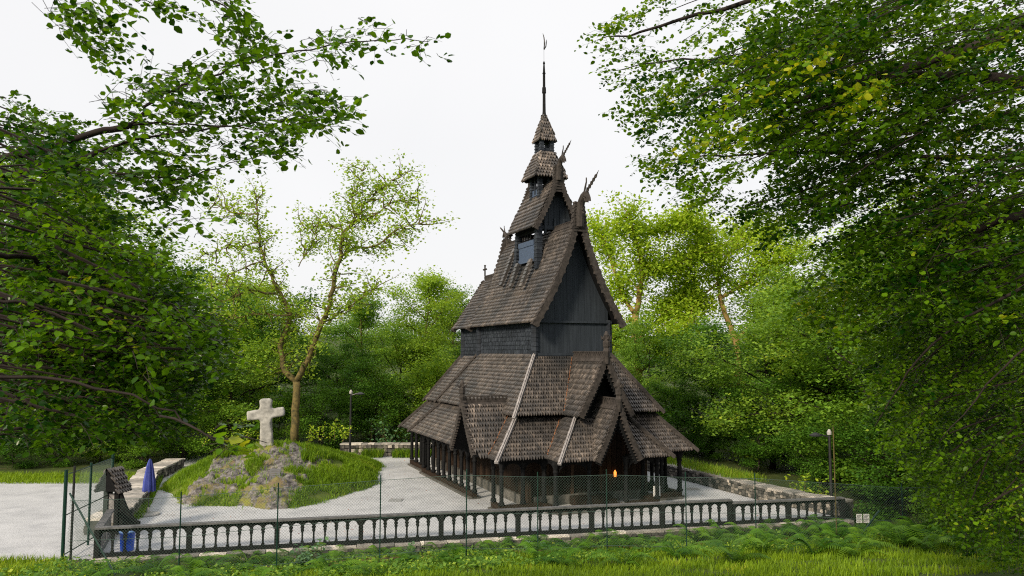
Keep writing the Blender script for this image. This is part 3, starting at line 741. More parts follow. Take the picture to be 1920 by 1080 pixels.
def tree_proto(name, seed, H, spread, leaf=.17, nleaf=20000, base=.25, trunk_r=.22, mat='leaf_mid', bark='barkdark', limbs=16, droop=0., label=None, cat='tree', clump=(.6, .15), lean=0., wide=1.):
    rng = np.random.default_rng(seed); mb = MB()
    tr = wiggle((0, 0, -.3), (lean, 0, 1), H * .86 + .3, 9, rng, .05, .05)
    mb.tube(tr, [trunk_r * (1.25 if i == 0 else 1) * (1 - .085 * i) for i in range(10)], 9)
    nodes = []
    for k in range(limbs):
        f_ = base + (1 - base) * (k + .5) / limbs * .98; q = f_ * 9; i = min(int(q), 8)
        p = tr[i] + (tr[i + 1] - tr[i]) * (q - i) if f_ < 1 else tr[-1]
        env = math.sin(math.pi * min(1, max(.06, (1 - f_) / (1 - base) * .78 + .13))) ** .7
        az = k * 2.4 + rng.uniform(-.4, .4); L = spread * env * rng.uniform(.75, 1.15)
        d = (math.cos(az) * wide, math.sin(az), .35 + .75 * f_ - droop)
        lb = wiggle(p, d, L, 6, rng, .16, .02 - droop * .06); r0 = trunk_r * (1 - .8 * f_) * .55 + .02
        mb.tube(lb, [r0 * (1 - .13 * j) for j in range(7)], 6)
        for j in range(2, 7):
            for _ in range(2):
                sub = wiggle(lb[j], vn(lb[j] - lb[j - 1]) + rng.normal(size=3) * .8, L * .34, 3, rng, .25, .03 - droop * .1)
                mb.tube(sub, [r0 * .3, r0 * .2, r0 * .12, .006], 4, cap=False); nodes += sub[1:]
    nodes = np.array(nodes); per = max(1, nleaf // len(nodes))
    P = np.repeat(nodes, per, 0) + rng.normal(size=(len(nodes) * per, 3)) * (clump[0], clump[0], clump[1])
    nt_ = rng.uniform(.15, .85, len(nodes)); T = np.clip(np.repeat(nt_, per) * .6 + rng.uniform(0, .5, len(P)) , 0, 1)
    V, F, T = leaf_arrays(P, leaf, rng, .9, tints=T)
    root = empty(name, (0, 0, 0), 0, label, cat)
    mb.build('trunk', M[bark], root, smooth=True); fast('crown', V, F, T, M[mat], root)
    return root
def place(proto, x, y, s=1., rz=0., z=None, label=None, group=None, first=False, sx=1.):
    t = proto if first else copy_tree(proto)
    t.location = (x, y, ground_h(x, y) if z is None else z); t.rotation_euler = (0, 0, rz); t.scale = (s * sx, s * sx, s)
    if label: t['label'] = label
    if group: t['group'] = group
    return t
# ------------------------------------------------------------------ rocky hill with the stone cross
HC, HA, HB = (-11.5, 40.4), 4.95, 7.9
def hill_h(x, y):
    dx = (x - HC[0]) / HA; dy = (y - HC[1]) / HB; r = math.hypot(dx, dy); an = math.atan2(dy, dx)
    r *= 1 + .06 * math.sin(3 * an + 1) + .04 * math.sin(7 * an)
    if r > 1.12: return -.25
    return 1.85 * max(0, 1 - r ** 2.1) * (1 - .075 * max(0, y - 38.6)) * (1 - .03 * max(0, x + 11)) - .25 * max(0, r - .9) * 5
def rockmask(x, y):
    return (y < 38.3 + .8 * fbm(x * .6, 3.1)) and (-14.1 < x + .8 * fbm(y * .7, 8.) < -9.1) and fbm(x * .8, y * .8, 5.) < .3 and (y > 33.7 + .8 * fbm(x, 2.) or x > -11.5)
gx = np.arange(-17.3, -5.6, .09); gy = np.arange(31.8, 49.6, .11)
HZ = np.zeros((len(gy), len(gx))); RM = np.zeros_like(HZ, bool)
for j, y in enumerate(gy):
    for i, x in enumerate(gx):
        h_ = hill_h(x, y); rm = rockmask(x, y); RM[j, i] = rm
        if h_ > -.2:
            if rm:
                st = fbm(x * .5 + 9, y * .45, h_ * 2.2); rd = 1 - abs(mn.noise(Vector((x * 1.3, y * 1.1, h_ * 4))))
                h_ += .34 * st + .34 * (rd - .6) + .16 * (abs(mn.noise(Vector((x * 2.6, y * 2.2, h_ * 3)))) - .2) + .07 * fbm(x * 4, y * 4, h_ * 6)
            else: h_ += .08 * fbm(x * 1.2, y * 1.2)
        HZ[j, i] = h_
XX, YY = np.meshgrid(gx, gy); V = np.stack([XX.ravel(), YY.ravel(), HZ.ravel()], 1); nx = len(gx)
I = (np.arange(len(gy) - 1)[:, None] * nx + np.arange(nx - 1)[None, :]).ravel(); F = np.stack([I, I + 1, I + 1 + nx, I + nx], 1)
hl = fast('rocky_hill', V, F, np.full(len(F), .5), M['turf'], smooth=True); hl.data.materials.append(M['rock'])
hl.data.polygons.foreach_set('material_index', RM.ravel()[I].astype(np.int32)); tag(hl, kind='structure')
def hill_z(x, y):
    i = int((x - gx[0]) / .09); j = int((y - gy[0]) / .11)
    return HZ[j, i] if 0 <= i < len(gx) and 0 <= j < len(gy) else -1
# stone cross: hewn outline with thickness, roughened
CX, CY = -11.8, 38.1; cz = hill_z(CX, CY) - .1
mb = MB(); ol = [(-.3, 0), (-.27, .5), (-.24, 1.25), (-.27, 1.42), (-.84, 1.36), (-.87, 1.86), (-.3, 1.92), (-.27, 2.1), (-.31, 2.38), (-.2, 2.47), (.2, 2.47), (.3, 2.36), (.26, 2.08), (.28, 1.95), (.83, 2.02), (.87, 1.55), (.28, 1.46), (.26, 1.2), (.31, .5), (.34, 0)]
mb.prism([(x * .98, -.13, z * .93) for x, z in ol], (0, .26, 0))
cr = mb.build('cross', M['crossstone'])
tag(cr, 'tall weathered pale stone cross standing on top of the rocky hill', 'cross'); cr.name = 'stone_cross'
cr.location = (CX, CY, cz); cr.rotation_euler = (0, R(-1.5), R(8)); cr.scale = (1.05, 1.25, 1.0)
bv = cr.modifiers.new('b', 'BEVEL'); bv.width = .05; bv.segments = 1; bv.limit_method = 'ANGLE'
sb = cr.modifiers.new('s', 'REMESH'); sb.mode = 'VOXEL'; sb.voxel_size = .045; sb.use_smooth_shade = True
tx = bpy.data.textures.new('chisel', 'CLOUDS'); tx.noise_scale = .3; dm = cr.modifiers.new('d', 'DISPLACE'); dm.texture = tx; dm.strength = .07
# slate plaque on the rock
px_, py_ = -10.35, 34.6
mb = MB(); mb.box(-.24, .24, -.02, .02, 0, .62)
for k in range(5): mb.box(-.18, .18 - .07 * (k % 2), -.028, -.02, .5 - k * .1, .53 - k * .1, .5, 1)
p = mb.build('slate_plaque', [M['plaque'], M['stone']]); tag(p, 'small dark slate plaque leaning on the rock below the cross', 'plaque')
p.location = (px_, py_, hill_z(px_, py_) - .08); p.rotation_euler = (R(-25), 0, 0)
# ------------------------------------------------------------------ dry stone walls
def stone_wall(name, pts, h, th, label, courses=5, cap=True, slab=.55):
    mb = MB(); e = empty(name, (pts[0][0], pts[0][1], 0), 0, label, 'wall'); o_ = np.array((pts[0][0], pts[0][1], 0))
    cb = MB()
    for (a, b_) in zip(pts, pts[1:]):
        a = np.array(a, float); b_ = np.array(b_, float); L = np.linalg.norm(b_ - a); d = (b_ - a) / L; nn = np.array((-d[1], d[0]))
        z0 = -.5; hh = h if np.isscalar(h) else h[0]
        core = [(*(a - nn * th * .4), z0), (*(b_ - nn * th * .4), z0), (*(b_ + nn * th * .4), z0), (*(a + nn * th * .4), z0)]
        mb.prism([np.array(q) - o_ for q in core], (0, 0, hh - z0 - .03), .15)
        zc = z0; ch = (hh - z0) / courses
        for c_ in range(courses):
            for sd_ in (-1, 1):
                s = random.uniform(-.2, 0)
                while s < L:
                    ln = random.uniform(.1, .38); e_ = min(s + ln, L); st = max(s, 0)
                    if e_ - st > .05:
                        q0 = a + d * (st + .012); q1 = a + d * (e_ - .012); of = nn * sd_ * th * .5; pr = random.uniform(-.02, .05)
                        mb.beam((*(q0 + of * .85 + nn * sd_ * pr), zc + ch / 2) - o_, (*(q1 + of * .85 + nn * sd_ * pr), zc + ch / 2 + random.uniform(-.02, .02)) - o_, .16, ch * random.uniform(.75, 1.0), t=random.random())
                    s += ln
            zc += ch
        if cap:
            s = 0
            while s < L:
                ln = min(random.uniform(slab * .6, slab * 1.6), L - s)
                q0 = a + d * (s + .01); q1 = a + d * (s + ln - .01)
                cb.beam((*q0, hh + random.uniform(0, .03)) - o_, (*q1, hh + random.uniform(0, .03)) - o_, th * random.uniform(.95, 1.25), random.uniform(.06, .1), t=random.uniform(.5, 1))
                s += ln
    mb.build('stone_courses', M['stone'], e)
    if cap: cb.build('coping_slabs', M['capstone'], e)
    return e
M['capstone'] = wood('pale_capping_stone', (.1, .1, .095), (.28, .27, .26), .85, 4)
stone_wall('stone_wall', [(x + .28, y + .1) for x, y in RW], .56, .6, 'low grey dry stone wall running back along the right side of the terrace', courses=8)
stone_wall('stone_wall', [(-10.6, 49.2), (-5.0, 49.2), (2, 52)], .72, .6, 'low dry stone wall behind the church at the far end of the terrace')
stone_wall('stone_wall', [(-14.55, 28.2), (-14.85, 30.3), (-16.2, 34.5), (-18.1, 39.6), (-18.6, 44)], .5, .9, 'broad low stone wall with flat slabs between car park and parasol')
stone_wall('retaining_wall', [(x, bal_y(x) - .02) for x in (-13.1, -8, -3, 2, 7, 12.95)], -.04, .55, 'rough stone retaining wall under the long wooden balustrade', courses=4)
# ------------------------------------------------------------------ balustrade
def bal(name, x0, x1, secs, nop, top, label, z0=0.):
    e = empty(name, (x0, bal_y(x0), z0), math.atan(.222), label, 'balustrade')
    L = (x1 - x0) / math.cos(math.atan(.222)); sl = L / secs
    bt = .13; rl = top
    mb = MB(); mb.box(-.05, L + .05, -.13, .13, rl - .045, rl + .012, .5); mb.build('top_rail', M['railtop'], e)
    mb = MB(); mb.box(0, L, -.06, .06, rl - .1, rl - .05, .3); mb.box(0, L, -.07, .07, .0, bt, .5); mb.build('lower_rail', M['dark'], e)
    for s in range(secs + 1):
        mb = MB(); x = s * sl; mb.box(x - .075, x + .075, -.105, .085, -.14, rl - .05, .6); mb.box(x - .09, x + .09, -.12, .1, -.16, .03, .8); mb.build('post', M['dark'], e)
    for s in range(secs):
        a = s * sl + .075; w_ = (sl - .15) / nop; am = MB()
        for k in range(nop):
            c = a + (k + .5) * w_; rr = w_ * .4; zc = rl - .1 - rr - .04
            pts = [(c - math.cos(math.pi * q / 8) * rr, zc + math.sin(math.pi * q / 8) * rr) for q in range(9)]
            for (p0, p1) in zip(pts, pts[1:]):
                am.prism([(p0[0], -.03, p0[1]), (p1[0], -.03, p1[1]), (p1[0], -.03, rl - .09), (p0[0], -.03, rl - .09)], (0, .06, 0), .4)
            for sg in (-1, 1):
                xo = c + sg * rr; xe = c + sg * w_ / 2
                am.prism([(xo, -.03, zc), (xe, -.03, zc), (xe, -.03, rl - .09), (xo, -.03, rl - .09)], (0, .06, 0), .4)
        am.build('arch_board', M['dark'], e)
        for k in range(1, nop):
            c = a + k * w_; hb = w_ * .105; zt = rl - .1 - w_ * .4 - .04
            pr = [(hb * 1.35, bt), (hb * 1.35, bt + .05), (hb * .8, bt + .09), (hb * .75, zt * .55), (hb * .8, zt - .16), (hb * 1.5, zt - .1), (hb * 1.1, zt - .06), (hb * 1.8, zt), (hb * 1.0, zt + .05)]
            bm_ = MB(); poly = [(c + r_, -.035, z) for r_, z in pr] + [(c - r_, -.035, z) for r_, z in pr[::-1]]
            bm_.prism(poly, (0, .07, 0), random.uniform(.3, .7)); bm_.build('baluster', M['dark'], e)
    return e
M['railtop'] = wood('weathered_handrail', (.06, .06, .065), (.17, .165, .175), .7, 6)
bal('long_balustrade', -12.95, 8.1, 8, 7, .93, 'long dark wooden balustrade with arched openings in front of the church')
bal('short_balustrade', 8.2, 12.7, 2, 6, .82, 'short lower stepped section of dark balustrade at the right end')
# ------------------------------------------------------------------ chain link fence
def fy(x): return 23.7 + .17 * (x + 3.7)
tops = [(340, 922), (522, 905), (714, 890), (875, 880), (1008, 885), (1137, 880), (1285, 885), (1415, 887), (1562, 800), (1690, 905)]
e = empty('wire_fence', (0, fy(0), .3), 0, 'green chain link fence on thin posts in front of the wooden balustrade', 'fence'); o_ = np.array((0, fy(0), .3))
pp = []
xl = -12.5
for (a, b_) in tops:
    x = (a - 960) / FPX * 24.0
    for _ in range(4): x = (a - 960) / FPX * fy(x) * 1.01
    q = at(a, b_, fy(x)); pp.append(q); z0 = ground_h(q[0], q[1]) - .1
    mb = MB(); mb.tube([(q[0], q[1], z0) - o_, q - o_], .019, 8); mb.build('fence_post', M['green'] if b_ > 850 else M['bark'], e)
mb = MB()
xa, xb = -12.3, 15.5; n_ = int((xb - xa) / .085)
def ztop(x): return float(np.interp(x, [q[0] for q in pp if q[2] < 3.2], [q[2] - .16 for q in pp if q[2] < 3.2]))
for i in range(-26, n_):
    for sg in (-1, 1):
        x0_ = xa + i * .085 if sg > 0 else xa + (i + 26) * .085; hh = 2.2
        x1_ = x0_ + sg * hh
        pts = []
        for (x, f_) in ((x0_, 0), (x1_, 1)):
            xc = min(max(x, xa), xb); ff = abs((xc - x0_) / (x1_ - x0_)); pts.append((xc, ff))
        if abs(pts[0][0] - pts[1][0]) < .05: continue
        q = []
        for (xc, ff) in pts:
            zg = ztop(xc) - hh; q.append(np.array((xc, fy(xc) - .035, zg + ff * hh)) - o_)
        mb.beam(q[0], q[1], .0036, .0036)
mb.build('wire_mesh', M['wire'], e)
mb = MB()
for dz in (0, -1.1, -2.15):
    xs_ = np.linspace(xa, xb, 30); mb.tube([np.array((x, fy(x) - .035, ztop(x) + dz)) - o_ for x in xs_], .006, 4)
mb.build('straining_wire', M['wire'], e)
# green mesh gate at the left
G0 = np.array((-13.85, 24.75)); G1 = np.array((-14.35, 28.6))
e = empty('mesh_gate', (*G0, 0), 0, 'tall green steel mesh gate between car park and wooden shelter', 'gate')
g1 = G1 - G0
for f_, r_, h_ in ((0, .055, 2.75), (.5, .04, 2.7), (1, .05, 2.9)):
    mb = MB(); mb.tube([(*(g1 * f_), -.1), (*(g1 * f_), h_)], r_, 10); mb.build('gate_post', M['green'], e)
mb = MB()
for z in (.15, 1.35, 2.6): mb.tube([(0, 0, z), (*g1, z)], .018, 6)
mb.build('gate_rail', M['green'], e)
mb = MB()
for k in range(60):
    f_ = k / 60; mb.tube([(*(g1 * f_), .15), (*(g1 * min(1, f_ + .3)), 2.6 if f_ < .7 else .15 + (1 - f_) / .3 * 2.45)], .0025, 3, cap=False)
    mb.tube([(*(g1 * f_), 2.6), (*(g1 * min(1, f_ + .3)), .15 if f_ < .7 else 2.6 - (1 - f_) / .3 * 2.45)], .0025, 3, cap=False)
mb.build('gate_mesh', M['wire'], e)
mb = MB(); q0 = at(140, 874, 23.6); mb.tube([(q0[0], q0[1], ground_h(q0[0], q0[1]) - .1), q0], .035, 8)
q1 = at(131, 925, 23.6); q2 = at(216, 1078, 22.6); mb2 = MB(); mb2.tube([q1, q2], .028, 8)
p = mb.build('end_post', M['black']); tag(p, 'slim black end post of the wire fence beside the car park', 'post'); mb2.build('brace', M['green'], p)
# little roofed shelter post
e = empty('roofed_pillar', (-14.15, 28.3, 0), R(-15), 'dark roofed wooden gate pillar beside the green mesh gate', 'pillar')
mb = MB(); mb.box(-.32, -.14, -.09, .09, 0, 1.5); mb.box(.14, .32, -.09, .09, 0, 1.5); mb.build('post', M['dark'], e)
mb = MB(); mb.box(-.14, .14, -.04, .04, .4, 1.4); mb.build('pale_panel', M['grey'], e)
mb = MB()
for sx in (-1, 1): shingles(mb, [(sx * .5, -.34, 1.5), (sx * .5, .34, 1.5), (0, .34, 2.3), (0, -.34, 2.3)], out=(sx, 0, 1), dt=.16, w=.12)
mb.prism([(-.4, -.3, 1.52), (.4, -.3, 1.52), (0, -.3, 2.2)], (0, .6, 0), .2, 1); mb.build('roof', SH, e)
mb = MB()
for k in range(8):
    t0, t1 = k / 8, (k + 1) / 8; f = lambda t: (.32 + .85 * t, 1.1 * (1 - t) ** 2 + .5)
    a, b_ = f(t0), f(t1); mb.prism([(a[0], -.04, .1), (b_[0], -.04, .1), (b_[0], -.04, b_[1]), (a[0], -.04, a[1])], (0, .08, 0), .4)
mb.build('swept_side_board', M['dark'], e)
# return of the balustrade at the corner
mb = MB(); mb.beam((-12.95, 25.1, .91), (-14.0, 27.9, .91), .24, .05); mb.beam((-12.95, 25.1, .1), (-14.0, 27.9, .1), .12, .2)
for k in range(7): f_ = (k + .5) / 7; mb.box(-12.95 - 1.05 * f_ - .04, -12.95 - 1.05 * f_ + .04, 25.1 + 2.8 * f_ - .04, 25.1 + 2.8 * f_ + .04, .1, .9)
tag(mb.build('corner_railing', M['railtop']), 'short grey topped railing from the balustrade corner to the roofed pillar', 'railing')
# blue bin and parasol
e = empty('rubbish_bin', (-12.45, 25.95, .0), 0, 'blue plastic rubbish bin with pale blue lid behind the balustrade', 'bin')
mb = MB(); mb.lathe((0, 0, 0), [(.17, 0), (.2, .02), (.235, .56), (.25, .57), (.25, .6)], 20); mb.build('body', M['blue'], e, smooth=False)
mb = MB(); mb.lathe((0, 0, .6), [(.26, 0), (.26, .04), (.2, .13), (.08, .17)], 20); mb.build('lid', plain('pale_blue_plastic', (.2, .35, .7), .3), e)
e = empty('folded_parasol', (-14.33, 31.5, 0), 0, 'folded blue parasol standing on a round concrete foot', 'parasol')
mb = MB(); mb.lathe((0, 0, 0), [(.42, 0), (.44, .03), (.42, .07), (.08, .09), (.04, .3)], 20); mb.build('foot', M['concrete'], e)
mb = MB(); mb.tube([(0, 0, .05), (0, 0, 2.2)], .024, 8); mb.build('pole', M['black'], e)
mb = MB(); k_ = 16; rings = []
for z, r_ in ((.9, .22), (.95, .25), (1.3, .23), (1.6, .18), (1.9, .13), (2.1, .07), (2.2, .02)):
    rings.append([(math.cos(2 * math.pi * j / k_) * r_ * (1 if j % 2 else .62), math.sin(2 * math.pi * j / k_) * r_ * (1 if j % 2 else .62), z + (.05 if j % 2 == 0 and z < 1 else 0)) for j in range(k_)])
for a, b_ in zip(rings, rings[1:]):
    for j in range(k_): mb.add([a[j], a[(j + 1) % k_], b_[(j + 1) % k_], b_[j]], [(0, 1, 2, 3)], .3 + .5 * (j % 2))
mb.build('canopy', M['parasol'], e)
# lamp posts
def lamp(x, y, z0, h, flip, label):
    e = empty('lamp_post', (x, y, z0), 0, label, 'lamp post')
    mb = MB(); mb.tube([(0, 0, 0), (0, 0, h)], [.075, .05], 8); mb.build('pole', M['black'], e)
    mb = MB(); mb.tube([(0, 0, h - .1), (flip * .35, 0, h)], .03, 6); mb.lathe((flip * .55, 0, h - .08), [(.05, 0), (.24, .02), (.26, .07), (.1, .15), (.05, .17)], 14); mb.build('lamp_head', M['black'], e)
    mb = MB(); mb.lathe((flip * .0, 0, h), [(.09, 0), (.1, .1), (.04, .22)], 10); mb.build('camera_dome', M['concrete'], e)
lamp(*at(658, 738, 46)[:2], .4, at(658, 738, 46)[2] - .4, 1, 'black lamp post behind the hill right of the stone cross')
q = at(1555, 815, 32.5); lamp(q[0], q[1], -.4, q[2] + .4, -1, 'black lamp post among the trees behind the right end of the balustrade')
for k, (a, lab) in enumerate(((1611, 'left one of two white paper notices beside the right end of the fence'), (1624.5, 'right one of two white paper notices beside the right end of the fence'))):
    q = at(a, 972, 27.6); mb = MB(); mb.box(-.1, .1, -.006, .006, -.15, .15); 
    for r_ in range(6): mb.box(-.075, .075 - .03 * (r_ % 3), -.009, -.006, .1 - r_ * .04, .112 - r_ * .04, .5, 1)
    mb.box(-.012, .012, .006, .03, -1.3, .15, .5, 2)
    p = mb.build('paper_notice', [M['white'], M['plaque'], M['black']]); p.location = q; tag(p, lab, 'notice', 'white notices at the right end of the fence')
mb = MB(); mb.tube([at(1648, 958, 27.4), at(1608, 1012, 26.4)], .03, 8); tag(mb.build('fence_brace', M['green']), 'slanting green brace pole beside the white notices', 'pole')
for px_, py_, lab in ((742, 938, 'square drain cover in the gravel between hill and church'), (1300, 917, 'square drain cover in the gravel right of the church')):
    q = at(px_, py_, 10); k_ = (CAM_H - .01) / (CAM_H - q[2]); mb = MB(); mb.box(-.3, .3, -.3, .3, 0, .012)
    for j in range(6): mb.box(-.25, .25, -.25 + j * .09, -.21 + j * .09, .012, .03)
    p = mb.build('drain_cover', M['concrete'] if px_ > 1000 else plain('worn_iron', (.25, .26, .27), .6)); p.location = (q[0] * k_, q[1] * k_, .008); tag(p, lab, 'drain cover')
# ------------------------------------------------------------------ grass
def blades(name, P, h, rng, mat='grass', w_=.012, tb=None, lean=.5):
    n_ = len(P); az = rng.uniform(0, 6.283, n_); d = np.stack([np.cos(az), np.sin(az), np.zeros(n_)], 1); sd_ = np.stack([-np.sin(az), np.cos(az), np.zeros(n_)], 1)
    H_ = (h * rng.uniform(.5, 1.3, n_))[:, None]; ln = H_ * rng.uniform(.1, lean * 1.6, n_)[:, None]; up = np.array((0, 0, 1.))
    V = np.stack([P - sd_ * w_, P + sd_ * w_, P + up * H_ * .6 + d * ln * .4 + sd_ * w_ * .8, P + up * H_ * .6 + d * ln * .4 - sd_ * w_ * .8, P + up * H_ * .92 + d * ln], 1).reshape(-1, 3)
    b_ = np.arange(n_)[:, None] * 5; F1 = b_ + np.array([[0, 1, 2, 3]]); F2 = b_ + np.array([[3, 2, 4, 4]])
    # tip as a degenerate-free narrow quad
    V = V.reshape(n_, 5, 3); tip2 = V[:, 4] + sd_ * .002; V = np.concatenate([V, tip2[:, None]], 1).reshape(-1, 3)
    b_ = np.arange(n_)[:, None] * 6; F = np.concatenate([b_ + np.array([[0, 1, 2, 3]]), b_ + np.array([[3, 2, 5, 4]])], 1).reshape(-1, 4)
    T = rng.uniform(0, 1, n_) if tb is None else np.clip(tb + rng.uniform(-.25, .25, n_), 0, 1)
    return tag(fast(name, V, F, np.repeat(T, 2), M[mat]), kind='stuff')
rg = np.random.default_rng(3)
def scatter(n_, fx, fy_, hf, cond):
    out_ = []
    while len(out_) < n_:
        x = rg.uniform(*fx); y = rg.uniform(*fy_)
        if cond(x, y): out_.append((x, y, hf(x, y)))
    return np.array(out_)
def slope_ok(x, y):
    s = y - bal_y(x); b = mn.noise(Vector((x * .55, y * .55, 0)))
    lim = -1.9 if x > -3 else -3.2 + .5 * math.sin(x)
    return s < lim + b * .8 and (b > -.28 or rg.random() < .25) and (x > -3.5 or rg.random() < .55) and (x < 8.5 or b < .05 or rg.random() < .3)
P = scatter(62000, (-14, 17), (17.5, 28.5), ground_h, slope_ok)
P[:, 2] -= .12 * (1 + np.array([mn.noise(Vector((p[0] * 1.7, p[1] * 1.7, 21))) for p in P])) * rg.uniform(0, 1, len(P))
blades('bank_grass', P, .2, rg, tb=np.clip(.5 + .35 * np.array([mn.noise(Vector((p[0] * .8, p[1] * .8, 4))) for p in P]) * 1.4, 0, 1))
P = scatter(52000, (-17, -6.2), (32, 48.8), hill_z, lambda x, y: hill_z(x, y) > -.12 and (not rockmask(x, y) or rg.random() < .06) and mn.noise(Vector((x * .9, y * .9, 2))) > -.4)
blades('hill_grass', P, .22, rg, tb=np.clip(.55 + .5 * np.array([mn.noise(Vector((p[0] * .6, p[1] * .6, 9))) for p in P]), 0, 1))
P = scatter(9000, (-16.8, -7.5), (36.5, 41), hill_z, lambda x, y: hill_z(x, y) > 1.2 and mn.noise(Vector((x * .8, y * .8, 7))) > 0.05)
blades('tall_hill_grass', P[(P[:, 1] > 38.6) | (np.abs(P[:, 0] + 11.8) > 1.2)], .32, rg, w_=.01)
def near_rw(x, y):
    for (a, b_) in zip(RW[1:], RW[2:]):
        if b_[1] >= y >= a[1]: return a[0] + (b_[0] - a[0]) * (y - a[1]) / (b_[1] - a[1])
    return 99
P = scatter(9000, (4, 12), (36.3, 52), lambda x, y: .5, lambda x, y: 0 < x - near_rw(x, y) < 1.6)
blades('wall_top_grass', P, .34, rg, tb=np.full(len(P), .85))
P = scatter(9000, (-34, -18), (38.8, 41.5), lambda x, y: 0, lambda x, y: True); blades('verge_grass', P, .25, rg, tb=np.full(len(P), .6))
P = scatter(3000, (-18.4, -14.3), (29, 41), lambda x, y: 0, lambda x, y: abs((x + 14.3) - (y - 30.3) * (-.37) ) < .35); blades('wall_foot_grass', P, .28, rg)
P = scatter(2600, (-9.6, -5), (48.2, 48.9), lambda x, y: 0, lambda x, y: mn.noise(Vector((x, 0, 0))) > -.1); blades('back_wall_grass', P, .5, rg)
P = scatter(6000, (-16.5, -13.2), (21.5, 24.8), ground_h, lambda x, y: y < 24.5 - .3 * (x + 15) ** 2 * .2); blades('corner_grass', P, .28, rg)
# ------------------------------------------------------------------ ferns, plants, litter
def fern(seed, n_=11, L=.8, label='green fern with arching fronds below the balustrade wall'):
    rng = np.random.default_rng(seed); VS = []; FS = []; TS = []; k = 0
    for f_ in range(n_):
        az = f_ * 2.4 + rng.uniform(-.3, .3); l = L * rng.uniform(.7, 1.15); el = rng.uniform(.7, 1.25); d = np.array((math.cos(az), math.sin(az), 0)); s_ = np.array((-d[1], d[0], 0)); t0 = rng.uniform(.1, .9)
        for j in range(2, 22):
            u = j / 22; p = d * l * u * math.cos(el) * (1 + .5 * u) + np.array((0, 0, 1)) * l * (1.55 * math.sin(el) * u - 1.0 * u ** 2.2)
            wl = .2 * l * math.sin(math.pi * min(1, u * .85 + .1)) ** .8
            for sg in (-1, 1):
                tip = p + s_ * sg * wl + d * wl * .35 - np.array((0, 0, wl * .25)); hw = d * l * .021
                VS += [p - hw, p + hw, tip + hw * .3, tip - hw * .3]; FS.append((k, k + 1, k + 2, k + 3)); k += 4; TS.append(t0 + rng.uniform(-.1, .1))
    o = fast('fronds', np.array(VS), np.array(FS), np.clip(TS, 0, 1), M['fern'])
    o.name = 'fern'; tag(o, label, 'fern', 'ferns along the balustrade wall')
    return o
fp = [fern(k) for k in range(3)]; used = set()
fern_x = [(-11.6, .7), (-10.6, 1.3), (-9.7, .8), (-9.0, 1.7), (-8.2, 1.0), (-7.2, 1.6), (-6.3, .7), (-5.2, 1.5), (-4.3, .6), (-3.4, 1.9), (-2.4, .6), (-1.9, 1.1), (-1.2, .5), (-.4, .6), (.2, 1.0), (1.0, .6), (1.9, .7), (2.4, 1.3), (3.2, .7), (4.0, .6), (4.6, .9), (5.6, 1.3), (6.4, .6), (7.0, 1.1), (7.6, .6), (8.3, .8), (9.0, 1.1), (9.6, .7), (10.3, .9), (10.9, 1.4), (11.5, 1.0), (12.4, 1.8), (13.2, 2.6), (13.6, 1.2), (14.4, 2.4), (12.0, 3.4), (-10.2, 2.6), (-7.9, 3.0), (-3.0, 3.4), (-.6, 2.9), (2.0, 3.2), (-9.0, 3.6), (-6.6, 3.2), (-5.0, 4.4), (-1.8, 4.2), (.8, 4.6), (-8.4, 5.0), (-11.0, 4.0), (-3.8, 5.4), (3.6, 2.2), (5.0, 2.0), (6.8, 2.3), (8.6, 2.0), (10.0, 2.4), (8.0, 4.8), (12.2, 5.2), (11.0, 3.2), (1.4, 6.0), (4.8, 5.4), (9.2, 6.2), (-6.4, 6.2), (13.4, 4.4), (12.8, 7.0), (10.4, 4.6), (9.4, 8.0), (11.4, 8.2), (10.2, 6.6), (12.2, 9.0), (8.4, 7.4), (13.8, 8.2), (11.8, 6.2), (7.2, 6.2), (6.0, 7.4), (3.0, 7.0)]
for i, (x, s) in enumerate(fern_x):
    k = i % 3; o = fp[k] if k not in used else fp[k].copy()
    if k in used: COL.objects.link(o)
    used.add(k); y = bal_y(x) - s - .15; o.location = (x, y, ground_h(x, y) - .03); o.rotation_euler = (R(random.uniform(-8, 12)), 0, random.uniform(0, 6)); sc = random.uniform(.9, 1.4) * (1.25 if x > 5 else 1); o.scale = (sc,) * 3
def weed(name, seed, x, y, h, n_, leaf, mat, label, cat='plant', z=None, r_=.3, group=None):
    rng = np.random.default_rng(seed); mb = MB(); P = []; e = empty(name, (x, y, ground_h(x, y) if z is None else z), 0, label, cat, group)
    for k in range(n_):
        sp = r_ * .4 if r_ > .3 else 0
        st = wiggle((rng.normal() * sp, rng.normal() * sp, -.05), (rng.normal() * .4, rng.normal() * .4, 1), h * rng.uniform(.6, 1.1), 5, rng, .1); mb.tube(st, [.02, .013, .009, .007, .005, .003], 4, cap=False)
        for q in st[1:]:
            for _ in range(7): P.append(q + rng.normal(size=3) * (.07 * h + .03, .07 * h + .03, .03))
    mb.build('stems', M['bark'], e); V, F, T = leaf_arrays(np.array(P), leaf, rng, 1.2, near=True); fast('foliage', V, F, T, M[mat], e); return e
weed('leafy_bush', 1, -6.2, bal_y(-6.2) - 2.6, .95, 9, .13, 'leaf_pale', 'bright green leafy bush on the bank left of centre', 'bush')
weed('leafy_bush', 2, -3.3, bal_y(-3.3) - .9, .7, 5, .1, 'leaf_pale', 'small yellow green plant against the retaining wall beside a fence post', 'plant')
weed('leafy_bush', 3, 12.6, 34.3, 1.35, 8, .16, 'leaf_yellow', 'sunlit young bush behind the right stone wall', 'bush', z=-.2, r_=.6)
weed('leafy_bush', 4, *at(728, 830, 50.5)[:2], 2.3, 9, .2, 'leaf_pale', 'pale green bush behind the far wall beside the church', 'bush', z=.1, r_=.9)
